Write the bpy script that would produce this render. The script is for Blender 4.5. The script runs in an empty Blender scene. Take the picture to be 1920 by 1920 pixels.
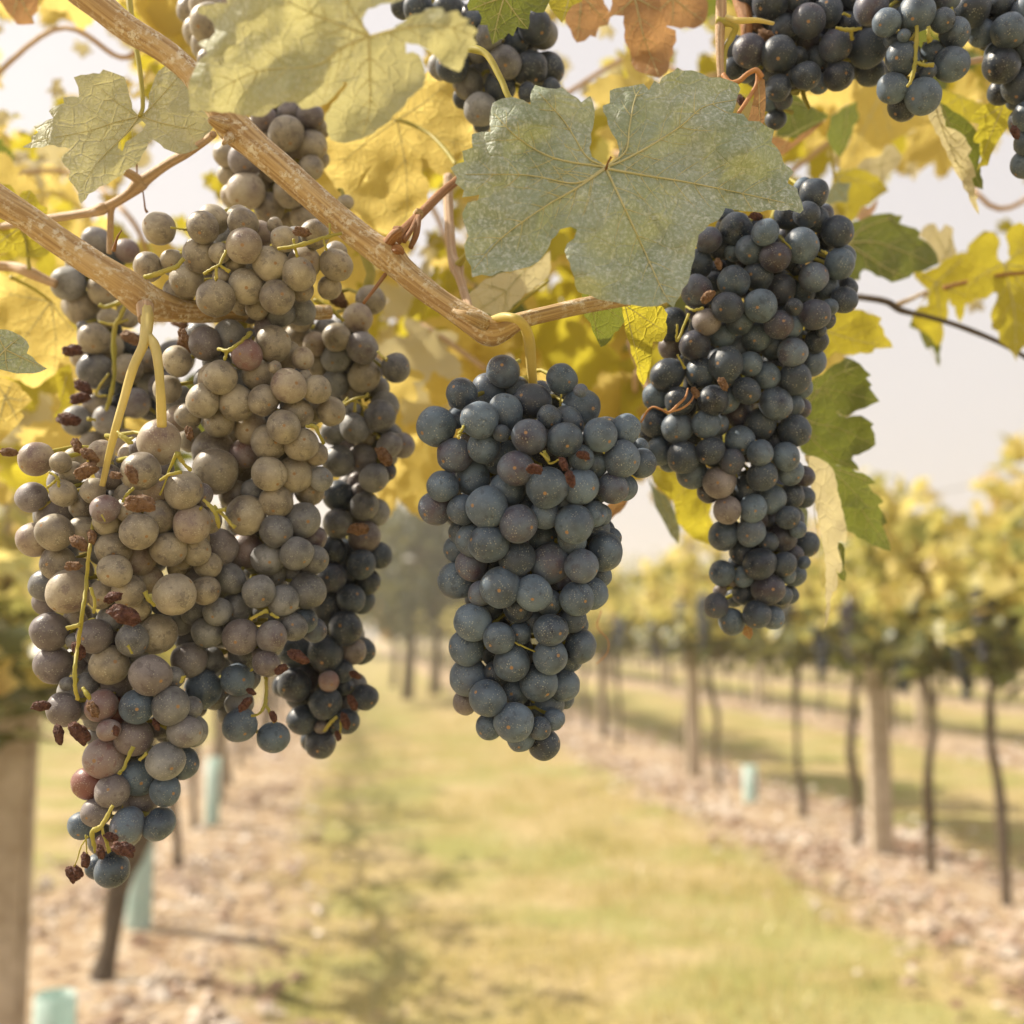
import bpy, bmesh, math, random
import numpy as np
from mathutils import Vector, Matrix, noise
from mathutils.geometry import delaunay_2d_cdt
random.seed(7); rng = np.random.default_rng(7)
sc = bpy.context.scene
COL = sc.collection

# ------------------------------------------------------------------ camera
F = 2058.0                                   # focal length in pixels of the 1920 px photograph
CAM_H = 1.25
YAW = math.radians(8.84); PITCH = math.radians(6.1)
cam_d = bpy.data.cameras.new('camera'); cam = bpy.data.objects.new('camera', cam_d); COL.objects.link(cam)
cam.location = (0, 0, CAM_H); cam.rotation_euler = (math.pi/2+PITCH, 0, -YAW)
cam_d.sensor_width = 36; cam_d.lens = 36*F/1920; cam_d.clip_start = 0.02; cam_d.clip_end = 600
cam_d.dof.use_dof = True; cam_d.dof.focus_distance = 0.482; cam_d.dof.aperture_fstop = 6.3
sc.camera = cam
_R = cam.rotation_euler.to_matrix()
RX, RU, RF = _R @ Vector((1,0,0)), _R @ Vector((0,1,0)), _R @ Vector((0,0,-1))
C0 = Vector(cam.location)

# ------------------------------------------------------------------ light
SUN_AZ, SUN_EL = math.radians(66), math.radians(47)     # azimuth counted from +Y towards -X
sunv = Vector((-math.sin(SUN_AZ)*math.cos(SUN_EL), math.cos(SUN_AZ)*math.cos(SUN_EL), math.sin(SUN_EL)))
world = bpy.data.worlds.new('World'); sc.world = world; world.use_nodes = True
wn = world.node_tree; wn.nodes.clear()
sky = wn.nodes.new('ShaderNodeTexSky'); sky.sky_type = 'NISHITA'; sky.sun_disc = False
sky.sun_elevation = SUN_EL; sky.sun_rotation = -SUN_AZ; sky.dust_density = 6.0; sky.air_density = 1.6; sky.ozone_density = 1.0
pale = wn.nodes.new('ShaderNodeMixRGB'); pale.inputs[0].default_value = 0.78
pale.inputs[2].default_value = (7.6, 7.05, 6.95, 1)       # thin milky cloud over the whole sky
bg = wn.nodes.new('ShaderNodeBackground'); bg.inputs[1].default_value = 0.079
wo = wn.nodes.new('ShaderNodeOutputWorld')
wn.links.new(sky.outputs[0], pale.inputs[1]); wn.links.new(pale.outputs[0], bg.inputs[0]); wn.links.new(bg.outputs[0], wo.inputs[0])
sd = bpy.data.lights.new('sun', 'SUN'); sd.energy = 5.0; sd.angle = math.radians(0.6); sd.color = (1.0, 0.90, 0.74)
so = bpy.data.objects.new('sun', sd); COL.objects.link(so); so.rotation_euler = sunv.to_track_quat('Z', 'Y').to_euler()
vs = sc.view_settings; vs.view_transform = 'Standard'; vs.look = 'None'; vs.exposure = 0.68; vs.gamma = 1.0; vs.use_curve_mapping = False
sc.cycles.use_denoising = True
sc.cycles.max_bounces = 8; sc.cycles.transmission_bounces = 6; sc.cycles.diffuse_bounces = 5; sc.cycles.transparent_max_bounces = 8
sc.cycles.sample_clamp_indirect = 6.0; sc.cycles.blur_glossy = 1.0; sc.cycles.volume_bounces = 1

# ------------------------------------------------------------------ places
def P(x, y, d):                              # the point of the place that stands at pixel (x, y) at distance d in front of the lens
    d=float(d); return C0 + d*(RF + RX*((float(x)-960)/F) - RU*((float(y)-960)/F))
def ray(x, y): return (RF + RX*((x-960)/F) - RU*((y-960)/F))
def on_row(px, rowx):                        # distance along a row (world Y) seen in picture column px
    r = ray(px, 1180); return rowx*r.y/r.x
# ------------------------------------------------------------------ helpers
def link(name, me, mat=None, parent=None, loc=None):
    o = bpy.data.objects.new(name, me); COL.objects.link(o)
    if mat is not None and me is not None and not me.materials: me.materials.append(mat)
    if parent is not None: o.parent = parent
    if loc is not None: o.location = loc
    return o
def tag(o, label=None, cat=None, group=None, kind=None):
    if label: o['label'] = label
    if cat: o['category'] = cat
    if group: o['group'] = group
    if kind: o['kind'] = kind
    return o
def empty(name, loc=(0,0,0)):
    o = bpy.data.objects.new(name, None); COL.objects.link(o); o.location = loc; o.empty_display_size = 0.02; return o
def mesh_np(name, V, Fc, smooth=True):
    me = bpy.data.meshes.new(name); me.from_pydata([tuple(v) for v in V], [], Fc)
    if smooth: me.polygons.foreach_set('use_smooth', [True]*len(me.polygons))
    me.update(); return me
def offset_mesh(me, org):                    # the object's origin sits at org, the mesh stays where it was built
    me.transform(Matrix.Translation(-Vector(org)))

class Tubes:                                 # gathers tapered tubes into one mesh with a (round, along) uv
    def __init__(s): s.v=[]; s.f=[]; s.uv=[]
    def add(s, pts, rad, n=8, wob=0.0, cap=True):
        pts=[Vector(p) for p in pts]
        if len(pts)<2: return
        if np.isscalar(rad): rad=[rad]*len(pts)
        base=len(s.v); up=Vector((0.3,0.2,0.93)); L=0.0; rings=len(pts)
        t0=(pts[1]-pts[0]).normalized(); a=t0.orthogonal().normalized()
        for i,p in enumerate(pts):
            t=(pts[min(i+1,rings-1)]-pts[max(i-1,0)])
            if t.length<1e-9: t=t0
            t.normalize(); a=(a-t*a.dot(t)); a=a.normalized() if a.length>1e-6 else t.orthogonal().normalized(); b=t.cross(a)
            if i: L+=(pts[i]-pts[i-1]).length
            for k in range(n):
                th=2*math.pi*k/n; r=rad[i]
                if wob: r*=1+wob*(noise.noise(Vector((math.cos(th)*1.7+base, math.sin(th)*1.7, L*60)))+0.6*noise.noise(Vector((k*3.1,L*18,7))))
                s.v.append(p+a*(math.cos(th)*r)+b*(math.sin(th)*r)); s.uv.append((k/n,L*20))
        for i in range(rings-1):
            for k in range(n):
                k2=(k+1)%n; s.f.append((base+i*n+k,base+i*n+k2,base+(i+1)*n+k2,base+(i+1)*n+k))
        if cap:
            s.f.append(tuple(base+k for k in range(n))[::-1]); s.f.append(tuple(base+(rings-1)*n+k for k in range(n)))
    def build(s, name, mat, parent=None, org=None):
        me=mesh_np(name,s.v,s.f); uv=me.uv_layers.new(name='UVMap')
        idx=np.empty(len(me.loops),dtype=np.int32); me.loops.foreach_get('vertex_index',idx)
        uv.data.foreach_set('uv', np.array(s.uv,dtype=np.float32)[idx].ravel())
        if org is not None: offset_mesh(me,org)
        o=link(name,me,mat,parent)
        return o
def spline(pts, k=6):                        # Catmull-Rom through rows of numbers
    P_=[np.array(p,float) for p in pts]
    if len(P_)<3: 
        return [P_[0]*(1-t)+P_[-1]*t for t in np.linspace(0,1,k+1)]
    Q=[2*P_[0]-P_[1]]+P_+[2*P_[-1]-P_[-2]]; out=[]
    for i in range(1,len(Q)-2):
        for j in range(k):
            t=j/k; a,b,c,d=Q[i-1],Q[i],Q[i+1],Q[i+2]
            out.append(0.5*((2*b)+(-a+c)*t+(2*a-5*b+4*c-d)*t*t+(-a+3*b-3*c+d)*t**3))
    out.append(P_[-1]); return out
def px_tube(T, pts, n=8, wob=0.0, k=6):      # rows of (x, y, distance, radius in pixels)
    s=spline(pts,k); T.add([P(a[0],a[1],a[2]) for a in s],[max(a[3],0.3)*a[2]/F for a in s],n,wob)

# ------------------------------------------------------------------ materials
def newmat(name):
    m=bpy.data.materials.new(name); m.use_nodes=True; nt=m.node_tree; nt.nodes.clear()
    out=nt.nodes.new('ShaderNodeOutputMaterial'); return m,nt,out
def N(nt,t,**kw):
    n=nt.nodes.new(t)
    for k,v in kw.items():
        if k in n.inputs: n.inputs[k].default_value=v
        else: setattr(n,k,v)
    return n
def ramp(nt, fac, stops):
    r=nt.nodes.new('ShaderNodeValToRGB'); nt.links.new(fac,r.inputs[0]); e=r.color_ramp.elements
    while len(e)<len(stops): e.new(0.5)
    for el,(p,c) in zip(e,stops): el.position=p; el.color=(*c,1) if len(c)==3 else c
    return r.outputs[0]
def mixc(nt,f,a,b,mode='MIX'):
    m=nt.nodes.new('ShaderNodeMixRGB'); m.blend_type=mode
    for s,v in ((0,f),(1,a),(2,b)):
        if hasattr(v,'is_linked') or hasattr(v,'links'): nt.links.new(v,m.inputs[s])
        elif s==0: m.inputs[0].default_value=v
        else: m.inputs[s].default_value=(*v,1)
    return m.outputs[0]
def mathn(nt,op,a,b=None,c=None,clamp=False):
    m=nt.nodes.new('ShaderNodeMath'); m.operation=op; m.use_clamp=clamp
    for s,v in enumerate((a,b,c)):
        if v is None: continue
        if hasattr(v,'links'): nt.links.new(v,m.inputs[s])
        else: m.inputs[s].default_value=v
    return m.outputs[0]
def bump(nt,h,strength,dist):
    b=nt.nodes.new('ShaderNodeBump'); b.inputs['Strength'].default_value=strength; b.inputs['Distance'].default_value=dist
    nt.links.new(h,b.inputs['Height']); return b.outputs[0]

def grape_mat(name, skin, bloom, skin2, amount=0.62, rnd=0.25, rubv=.42, con=1.5):
    m,nt,out=newmat(name); L=nt.links
    tc=N(nt,'ShaderNodeTexCoord'); oi=N(nt,'ShaderNodeObjectInfo')
    ofs=N(nt,'ShaderNodeVectorMath',operation='MULTIPLY_ADD'); L.new(oi.outputs['Random'],ofs.inputs[0])
    ofs.inputs[1].default_value=(61,37,83); L.new(tc.outputs['Object'],ofs.inputs[2]); v=ofs.outputs[0]
    def noi(scale,detail=3,rough=.5):
        n=N(nt,'ShaderNodeTexNoise'); n.inputs['Scale'].default_value=scale; n.inputs['Detail'].default_value=detail; n.inputs['Roughness'].default_value=rough
        L.new(v,n.inputs['Vector']); return n.outputs['Fac']
    big=noi(.9,3,.55); fine=noi(14,4,.65); grain=noi(60,2,.6)
    # unit sphere in object space; pole (+Z) carries the stylar scar
    a=mathn(nt,'MULTIPLY_ADD',big,con,.30-con*.33); a=mathn(nt,'ADD',a,mathn(nt,'MULTIPLY_ADD',fine,.38,-.19))
    a=mathn(nt,'ADD',a,mathn(nt,'MULTIPLY_ADD',oi.outputs['Random'],rnd,-rnd/2)); a=mathn(nt,'MULTIPLY',a,amount*1.35,clamp=True)
    rb=N(nt,'ShaderNodeMath',operation='FRACT'); L.new(mathn(nt,'MULTIPLY',oi.outputs['Random'],7.31),rb.inputs[0])
    red=ramp(nt,rb.outputs[0],[(0.0,(0,0,0)),(0.72,(0,0,0)),(0.95,(1,1,1))])
    sk=mixc(nt,red,skin,skin2)
    col=mixc(nt,a,sk,bloom)
    # rubbed patches where the wax is gone
    rub=ramp(nt,noi(1.9,3,.6),[(0.585,(0,0,0)),(0.635,(1,1,1))])
    col=mixc(nt,mathn(nt,'MULTIPLY',rub,rubv),col,sk)
    # dust and lenticels: tiny pale specks, denser in patches
    vo=N(nt,'ShaderNodeTexVoronoi'); vo.inputs['Scale'].default_value=8; L.new(v,vo.inputs['Vector'])
    sp=ramp(nt,vo.outputs['Distance'],[(0.14,(1,1,1)),(0.34,(0,0,0))])
    patch=ramp(nt,noi(1.6,2),[(0.42,(0,0,0)),(0.62,(1,1,1))])
    sp=mathn(nt,'MULTIPLY',sp,mathn(nt,'MULTIPLY_ADD',patch,.8,.08)); sp=mathn(nt,'MULTIPLY',sp,mathn(nt,'MULTIPLY_ADD',fine,2.2,-.5,),clamp=True)
    col=mixc(nt,mathn(nt,'MULTIPLY',sp,.8),col,(.58,.57,.44))
    # lichen-like russet scabs on a few berries
    scab=ramp(nt,noi(3.2,5,.75),[(0.66,(0,0,0)),(0.70,(1,1,1))]); scab=mathn(nt,'MULTIPLY',scab,ramp(nt,noi(.8,1),[(0.54,(0,0,0)),(0.6,(1,1,1))]))
    col=mixc(nt,mathn(nt,'MULTIPLY',scab,.75),col,(.10,.085,.045))
    dt=N(nt,'ShaderNodeVectorMath',operation='DISTANCE'); L.new(tc.outputs['Object'],dt.inputs[0]); dt.inputs[1].default_value=(0,0,1)
    dot=ramp(nt,dt.outputs['Value'],[(0.0,(1,1,1)),(0.085,(1,1,1)),(0.11,(0,0,0))])
    col=mixc(nt,dot,col,(.30,.17,.07))
    col=mixc(nt,.30,col,mixc(nt,grain,(.25,.25,.25),(1,1,1)),'OVERLAY')
    b=N(nt,'ShaderNodeBsdfPrincipled'); L.new(col,b.inputs['Base Color'])
    L.new(mathn(nt,'MULTIPLY_ADD',a,.36,.24),b.inputs['Roughness']); b.inputs['Specular IOR Level'].default_value=.5
    b.inputs['Sheen Weight'].default_value=.10; b.inputs['Sheen Roughness'].default_value=.5; b.inputs['Sheen Tint'].default_value=(.75,.8,.9,1)
    h=mathn(nt,'ADD',mathn(nt,'MULTIPLY',sp,.6),mathn(nt,'ADD',mathn(nt,'MULTIPLY',scab,.8),mathn(nt,'MULTIPLY',fine,.5)))
    L.new(bump(nt,h,.35,.0006),b.inputs['Normal']); L.new(b.outputs[0],out.inputs[0]); return m
M_BLUE = grape_mat('grape_skin_blue',(.012,.017,.030),(.122,.172,.232),(.060,.026,.040),.68,.45,.42,1.7)
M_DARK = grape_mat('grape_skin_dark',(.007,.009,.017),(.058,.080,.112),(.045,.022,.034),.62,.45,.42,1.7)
M_WARM = grape_mat('grape_skin_veiled',(.046,.030,.034),(.49,.43,.305),(.11,.05,.06),.76,.22,.40,1.3)  # bloom made pale and golden: the lens flare's veil is put into its colour
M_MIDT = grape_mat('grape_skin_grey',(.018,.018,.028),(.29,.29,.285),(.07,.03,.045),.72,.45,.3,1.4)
M_ROSE = grape_mat('grape_skin_rose',(.048,.032,.036),(.27,.24,.235),(.17,.05,.04),.66,.4)
M_RED  = grape_mat('grape_skin_red',(.16,.03,.02),(.22,.16,.15),(.2,.05,.03),.35,.2)

def leaf_mat(name, c1, c2, speck=0.0, trans=0.5, tcol=None, edge=None, rough=.55, vein=None, under=None):
    m,nt,out=newmat(name); L=nt.links
    tc=N(nt,'ShaderNodeTexCoord'); oi=N(nt,'ShaderNodeObjectInfo')
    ofs=N(nt,'ShaderNodeVectorMath',operation='MULTIPLY_ADD'); L.new(oi.outputs['Random'],ofs.inputs[0])
    ofs.inputs[1].default_value=(3.1,1.7,2.3); L.new(tc.outputs['Object'],ofs.inputs[2]); v=ofs.outputs[0]
    def noi(scale,detail=3,rough=.5):
        n=N(nt,'ShaderNodeTexNoise'); n.inputs['Scale'].default_value=scale; n.inputs['Detail'].default_value=detail; n.inputs['Roughness'].default_value=rough
        L.new(v,n.inputs['Vector']); return n.outputs['Fac']
    big=ramp(nt,noi(28,4,.6),[(0.35,(0,0,0)),(0.66,(1,1,1))]); col=mixc(nt,big,c1,c2)
    net=N(nt,'ShaderNodeTexVoronoi',feature='DISTANCE_TO_EDGE'); net.inputs['Scale'].default_value=330; L.new(v,net.inputs['Vector'])
    netf=ramp(nt,net.outputs['Distance'],[(0.0,(1,1,1)),(0.10,(0,0,0))])
    net2=N(nt,'ShaderNodeTexVoronoi',feature='DISTANCE_TO_EDGE'); net2.inputs['Scale'].default_value=110; L.new(v,net2.inputs['Vector'])
    netg=ramp(nt,net2.outputs['Distance'],[(0.0,(1,1,1)),(0.06,(0,0,0))])
    vc = vein if vein else tuple(min(1,x*1.35) for x in c2)
    col=mixc(nt,mathn(nt,'MULTIPLY',mathn(nt,'MAXIMUM',netg,mathn(nt,'MULTIPLY',netf,.5)),.30),col,vc)
    fine=noi(520,3,.7)
    if speck>0:
        s=ramp(nt,noi(620,4,.7),[(0.48,(0,0,0)),(0.68,(1,1,1))]); pz=ramp(nt,noi(22,3,.6),[(0.34,(.25,.25,.25)),(0.6,(1,1,1))])
        film=ramp(nt,noi(45,4,.65),[(0.35,(0,0,0)),(0.7,(1,1,1))])
        col=mixc(nt,mathn(nt,'MULTIPLY',film,speck*.40),col,(.46,.50,.45))
        col=mixc(nt,mathn(nt,'MULTIPLY',mathn(nt,'MULTIPLY',s,pz),speck),col,(.70,.74,.70))
    br=ramp(nt,noi(60,5,.7),[(0.69,(0,0,0)),(0.74,(1,1,1))]); col=mixc(nt,mathn(nt,'MULTIPLY',br,.6),col,edge or (.26,.13,.04))
    gm=N(nt,'ShaderNodeNewGeometry')
    if under: col=mixc(nt,gm.outputs['Backfacing'],col,under)
    b=N(nt,'ShaderNodeBsdfPrincipled'); L.new(col,b.inputs['Base Color']); b.inputs['Roughness'].default_value=rough; b.inputs['Specular IOR Level'].default_value=.3
    h=mathn(nt,'ADD',mathn(nt,'MULTIPLY',netg,-.9),mathn(nt,'ADD',mathn(nt,'MULTIPLY',netf,-.35),mathn(nt,'MULTIPLY',noi(150,3),1.0)))
    nrm=bump(nt,h,.55,.0009); L.new(nrm,b.inputs['Normal'])
    t=N(nt,'ShaderNodeBsdfTranslucent'); tcol=tcol or c2
    tc2=mixc(nt,mathn(nt,'MULTIPLY',netg,.25),mixc(nt,big,tcol,tuple(x*.72 for x in tcol)),tuple(min(1,x*1.2) for x in tcol)); L.new(tc2,t.inputs[0]); L.new(nrm,t.inputs['Normal'])
    mx=N(nt,'ShaderNodeMixShader'); mx.inputs[0].default_value=trans; L.new(b.outputs[0],mx.inputs[1]); L.new(t.outputs[0],mx.inputs[2]); L.new(mx.outputs[0],out.inputs[0]); return m
YT=(.93,.74,.24)
M_LSPRAY = leaf_mat('leaf_sprayed',(.19,.245,.145),(.30,.35,.24),.80,.10,(.50,.50,.16),vein=(.46,.47,.27))
M_LUL = leaf_mat('leaf_sprayed_veiled',(.30,.33,.18),(.42,.44,.27),.70,.30,(.78,.70,.30),vein=(.55,.54,.32))  # paler, yellower copy of the sprayed leaf, flare veil put into its colour
M_LGREEN = leaf_mat('leaf_green',(.06,.095,.022),(.14,.165,.035),.14,.30,(.34,.38,.05),vein=(.30,.34,.10))
M_LYEL   = leaf_mat('leaf_yellow',(.40,.34,.05),(.55,.42,.06),.05,.62,YT,vein=(.6,.5,.12))
M_LYG    = leaf_mat('leaf_yellow_green',(.20,.22,.035),(.42,.36,.05),.08,.58,(.72,.62,.055),vein=(.5,.46,.12))
M_LPALE  = leaf_mat('leaf_pale',(.58,.52,.33),(.72,.65,.44),.0,.36,(.85,.75,.40),vein=(.62,.55,.30))
M_LDRY   = leaf_mat('leaf_dry',(.26,.14,.06),(.44,.27,.13),.0,.36,(.60,.34,.14),vein=(.5,.3,.13),edge=(.12,.05,.02))
M_LPINK  = leaf_mat('leaf_dry_pink',(.45,.28,.19),(.58,.42,.30),.0,.35,(.6,.35,.2))

def simple_mat(name,c1,c2,scale=40,rough=.7,trans=0,tcol=None,bstr=.3,bd=.001,uv=False,stretch=(1,1,1)):
    m,nt,out=newmat(name); L=nt.links; tc=N(nt,'ShaderNodeTexCoord'); mp=N(nt,'ShaderNodeMapping'); mp.inputs['Scale'].default_value=stretch
    L.new(tc.outputs['UV' if uv else 'Object'],mp.inputs[0])
    n=N(nt,'ShaderNodeTexNoise'); n.inputs['Scale'].default_value=scale; n.inputs['Detail'].default_value=5; n.inputs['Roughness'].default_value=.6; L.new(mp.outputs[0],n.inputs['Vector'])
    f=ramp(nt,n.outputs['Fac'],[(0.33,(0,0,0)),(0.68,(1,1,1))]); col=mixc(nt,f,c1,c2)
    b=N(nt,'ShaderNodeBsdfPrincipled'); L.new(col,b.inputs['Base Color']); b.inputs['Roughness'].default_value=rough; b.inputs['Specular IOR Level'].default_value=.3
    nr=bump(nt,n.outputs['Fac'],bstr,bd); L.new(nr,b.inputs['Normal'])
    if trans:
        t=N(nt,'ShaderNodeBsdfTranslucent'); t.inputs[0].default_value=(*(tcol or c2),1); mx=N(nt,'ShaderNodeMixShader'); mx.inputs[0].default_value=trans
        L.new(b.outputs[0],mx.inputs[1]); L.new(t.outputs[0],mx.inputs[2]); L.new(mx.outputs[0],out.inputs[0])
    else: L.new(b.outputs[0],out.inputs[0])
    return m
M_STALK = simple_mat('green_stalk',(.36,.34,.06),(.54,.46,.12),90,.5,.25,(.65,.55,.12),.3,.0006)
M_PED   = simple_mat('yellow_stalk',(.62,.52,.17),(.74,.62,.26),60,.45,.3,(.8,.66,.2),.25,.0006)
M_VEIN  = simple_mat('leaf_vein',(.62,.58,.28),(.74,.68,.38),200,.5,.3,(.5,.45,.12))
M_RAISIN= simple_mat('dried_berry',(.09,.035,.028),(.28,.13,.09),2.2,.55,bstr=.7,bd=.08)
M_RAISIN2=simple_mat('dried_berry_tan',(.22,.11,.05),(.46,.28,.16),2.2,.6,bstr=.7,bd=.08)
M_TENDRIL=simple_mat('tendril',(.36,.16,.06),(.50,.25,.10),60,.55)
def bark(name,c1,c2,fleck,fs=.5):
    m,nt,out=newmat(name); L=nt.links; tc=N(nt,'ShaderNodeTexCoord'); mp=N(nt,'ShaderNodeMapping'); L.new(tc.outputs['UV'],mp.inputs[0]); mp.inputs['Scale'].default_value=(26,1.2,1)
    mp2=N(nt,'ShaderNodeMapping'); L.new(tc.outputs['Object'],mp2.inputs[0])
    n=N(nt,'ShaderNodeTexNoise'); n.inputs['Scale'].default_value=1.0; n.inputs['Detail'].default_value=5; L.new(mp.outputs[0],n.inputs['Vector'])
    n2=N(nt,'ShaderNodeTexNoise'); n2.inputs['Scale'].default_value=110; n2.inputs['Detail'].default_value=5; n2.inputs['Roughness'].default_value=.7; L.new(mp2.outputs[0],n2.inputs['Vector'])
    n3=N(nt,'ShaderNodeTexNoise'); n3.inputs['Scale'].default_value=420; n3.inputs['Detail'].default_value=3; n3.inputs['Roughness'].default_value=.7; L.new(mp2.outputs[0],n3.inputs['Vector'])
    f=ramp(nt,n.outputs['Fac'],[(0.36,(0,0,0)),(0.62,(1,1,1))]); col=mixc(nt,f,c1,c2)
    fl=mathn(nt,'MULTIPLY',ramp(nt,n2.outputs['Fac'],[(0.45,(0,0,0)),(0.62,(1,1,1))]),ramp(nt,n3.outputs['Fac'],[(0.46,(0,0,0)),(0.56,(1,1,1))]))
    col=mixc(nt,mathn(nt,'MULTIPLY',fl,fs),col,fleck)
    b=N(nt,'ShaderNodeBsdfPrincipled'); L.new(col,b.inputs['Base Color']); b.inputs['Roughness'].default_value=.6; b.inputs['Specular IOR Level'].default_value=.3
    h=mathn(nt,'ADD',n.outputs['Fac'],mathn(nt,'MULTIPLY',fl,.3)); L.new(bump(nt,h,.7,.0012),b.inputs['Normal']); L.new(b.outputs[0],out.inputs[0]); return m
M_CANE  = bark('cane_bark',(.34,.205,.085),(.57,.40,.19),(.76,.68,.52),.95)
M_CANE2 = bark('young_cane_bark',(.42,.25,.13),(.60,.44,.28),(.68,.58,.44),.35)
M_CANE3 = bark('red_cane_bark',(.24,.10,.035),(.40,.20,.08),(.45,.30,.15),.3)
M_TRUNK = bark('vine_trunk_bark',(.035,.026,.018),(.12,.085,.055),(.22,.17,.12),.4)

# ------------------------------------------------------------------ grape bunches
def rows(txt, ox, oy, s):                    # "x y r layer" read off a detail view of the photograph
    out=[]
    for ln in txt.replace(';','\n').split('\n'):
        q=ln.split()
        if len(q)>=4: out.append((ox+float(q[0])/s, oy+float(q[1])/s, float(q[2])/s, int(q[3][0]), q[3][1:]))
    return out
CENTRE = rows("""1113 657 122 0;853 635 130 0;478 510 128 0;150 558 140 0;508 712 115 0;293 772 130 0;750 873 130 0;980 1015 137 0;1383 622 120 0;1545 805 126 0
1093 205 107 1;655 145 122 2;670 450 123 1;870 370 132 1;548 290 130 2;343 313 118 2;760 270 85 3;1130 540 122 1;1240 415 130 2;1235 290 50 3;305 495 78 3;1000 490 85 2
1570 582 112 1;620 775 135 2;640 610 60 2;1230 1010 130 1;1240 795 92 1d;1325 840 105 2;1695 835 103 1;1680 705 55 2;1475 1020 112 1;1560 1015 100 2;1335 1040 100 2
203 1007 115 0;428 947 130 1;150 1170 122 1;350 1183 112 1;532 1165 145 0;690 1030 125 2;820 1140 100 3;768 1288 138 0;960 1220 103 1;1187 1290 145 0;1335 1215 93 1d;1385 1220 82 2;1350 1320 97 2
1415 1500 136 1;1455 1395 75 2;1240 1605 122 0;1375 1675 85 2;1315 1808 112 1;1206 1848 118 0;1170 1405 108 1;955 1400 108 1;1008 1590 140 0;757 1543 125 1;545 1437 136 0;420 1408 115 1;335 1350 90 2
305 1483 98 2;415 1600 110 1;560 1620 97 1;310 1715 132 1;632 1765 135 0;882 1810 130 0;1080 1710 90 1;1000 1880 92 1;490 1810 92 2;640 1400 80 3;760 1700 85 3;1110 1130 70 3""",780,660,4) \
+ rows("""553 552 105 1;765 560 105 1;870 650 90 3;427 668 133 0;622 785 109 0;1175 640 97 1;1230 690 65 2;1007 725 118 0;1230 848 122 1;377 860 125 1;1005 925 122 0;718 972 132 0;920 1118 132 0;1155 950 82 2;780 750 80 3;600 1050 85 3
398 1082 134 1;1110 1135 112 1;742 1180 110 1;537 1238 130 0;370 1270 92 2r;985 1278 120 1;1115 1240 72 2;1035 1395 78 2;733 1418 143 0;550 1448 97 1;922 1463 87 0;785 1530 98 1;957 1580 109 1""",780,1000,4)
RIGHT = rows("""1385 130 97 1;1310 90 72 2;1330 290 92 1;1405 325 90 2;1465 275 62 2;1560 417 108 0;1193 290 100 1;1020 423 93 0;1290 522 122 0;1275 430 90 2;1095 610 107 0;908 557 106 1;1180 640 65 2;800 395 112 1;718 290 62 1;593 480 91 1;690 540 80 3;780 580 60 2;500 667 117 1
783 790 112 0;962 755 105 1;1135 850 110 2;1383 760 108 0;1577 660 109 0;1600 615 92 1;1480 845 93 1;1610 930 95 0;1630 840 72 1;1590 790 55 2;1260 690 60 2;1300 860 90 3;505 860 110 1;738 985 112 0;985 973 112 0;1235 983 60 0;1390 1040 112 0;1500 985 62 1;1480 1080 65 2
315 1112 118 1;580 1095 98 0r;640 990 38 1;828 1097 92 1;1120 1115 102 0;1220 1132 80 1;697 1195 93 1;953 1212 99 1;1275 1217 66 2;1402 1238 82 1;1440 1160 40 2;493 1270 108 0;310 1290 88 1r;828 1295 96 1;1070 1280 85 2;1222 1322 107 0;1365 1398 105 1;725 1410 118 0;903 1410 88 1;1070 1410 85 3
288 1490 118 0;535 1477 111 0;1240 1517 110 0;1033 1500 94 1;770 1520 65 2;200 1655 98 1;375 1690 102 0;878 1610 98 1;1290 1590 80 1;630 1680 105 0;722 1680 96 1;1097 1703 118 0;1230 1725 78 1;1285 1745 72 2;812 1785 92 2;195 1855 105 1;362 1888 112 0;575 1862 98 0;655 1865 82 1;983 1857 110 0;1240 1908 112 0""",1180,330,4) \
+ rows("""150 135 75 2;828 182 110 1;1100 190 95 1;982 277 91 0;228 262 98 1;295 355 62 2;403 308 112 0;607 258 102 0;650 290 95 1;767 341 91 0;470 425 112 1;1172 303 98 0;998 450 108 0;1210 420 92 1;675 497 108 0r;600 560 88 1;860 545 89 1;1060 620 105 1;1215 596 91 1;1310 450 75 3;1310 610 80 2
735 705 103 0r;928 692 98 0;1190 762 83 1;705 897 104 0;910 870 100 0;1140 910 107 1;1043 945 75 0;1265 850 60 2;1330 962 92 2;1232 1035 69 1;845 1020 88 2;977 1110 115 0;1163 1112 87 0;800 1110 60 2;695 1178 90 1;755 1225 65 1r;862 1205 75 0;1235 1190 85 2;1310 1100 45 3;1180 1195 62 1
1040 1295 113 0;865 1322 90 1;1135 1345 75 1;1195 1340 65 2;785 1358 75 2;680 1310 45 1r;652 1422 88 0;767 1540 95 0;957 1490 97 0;1070 1508 88 1""",1180,780,4)
UPPER = rows("""866 285 122 0;567 470 122 0;415 437 92 1;765 535 100 1;450 590 82 1;563 715 127 0;478 755 92 1;895 720 118 0;740 840 110 1;1025 920 115 1;850 920 90 2;1060 370 105 1;1050 150 100 1;1050 540 90 1;1130 480 60 2;700 170 90 2;900 120 90 2;960 430 90 2;690 350 95 2;900 560 95 2;680 640 80 2;960 1010 80 2;820 60 80 2;1130 250 70 2;640 240 80 2""",320,180,4)
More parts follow.
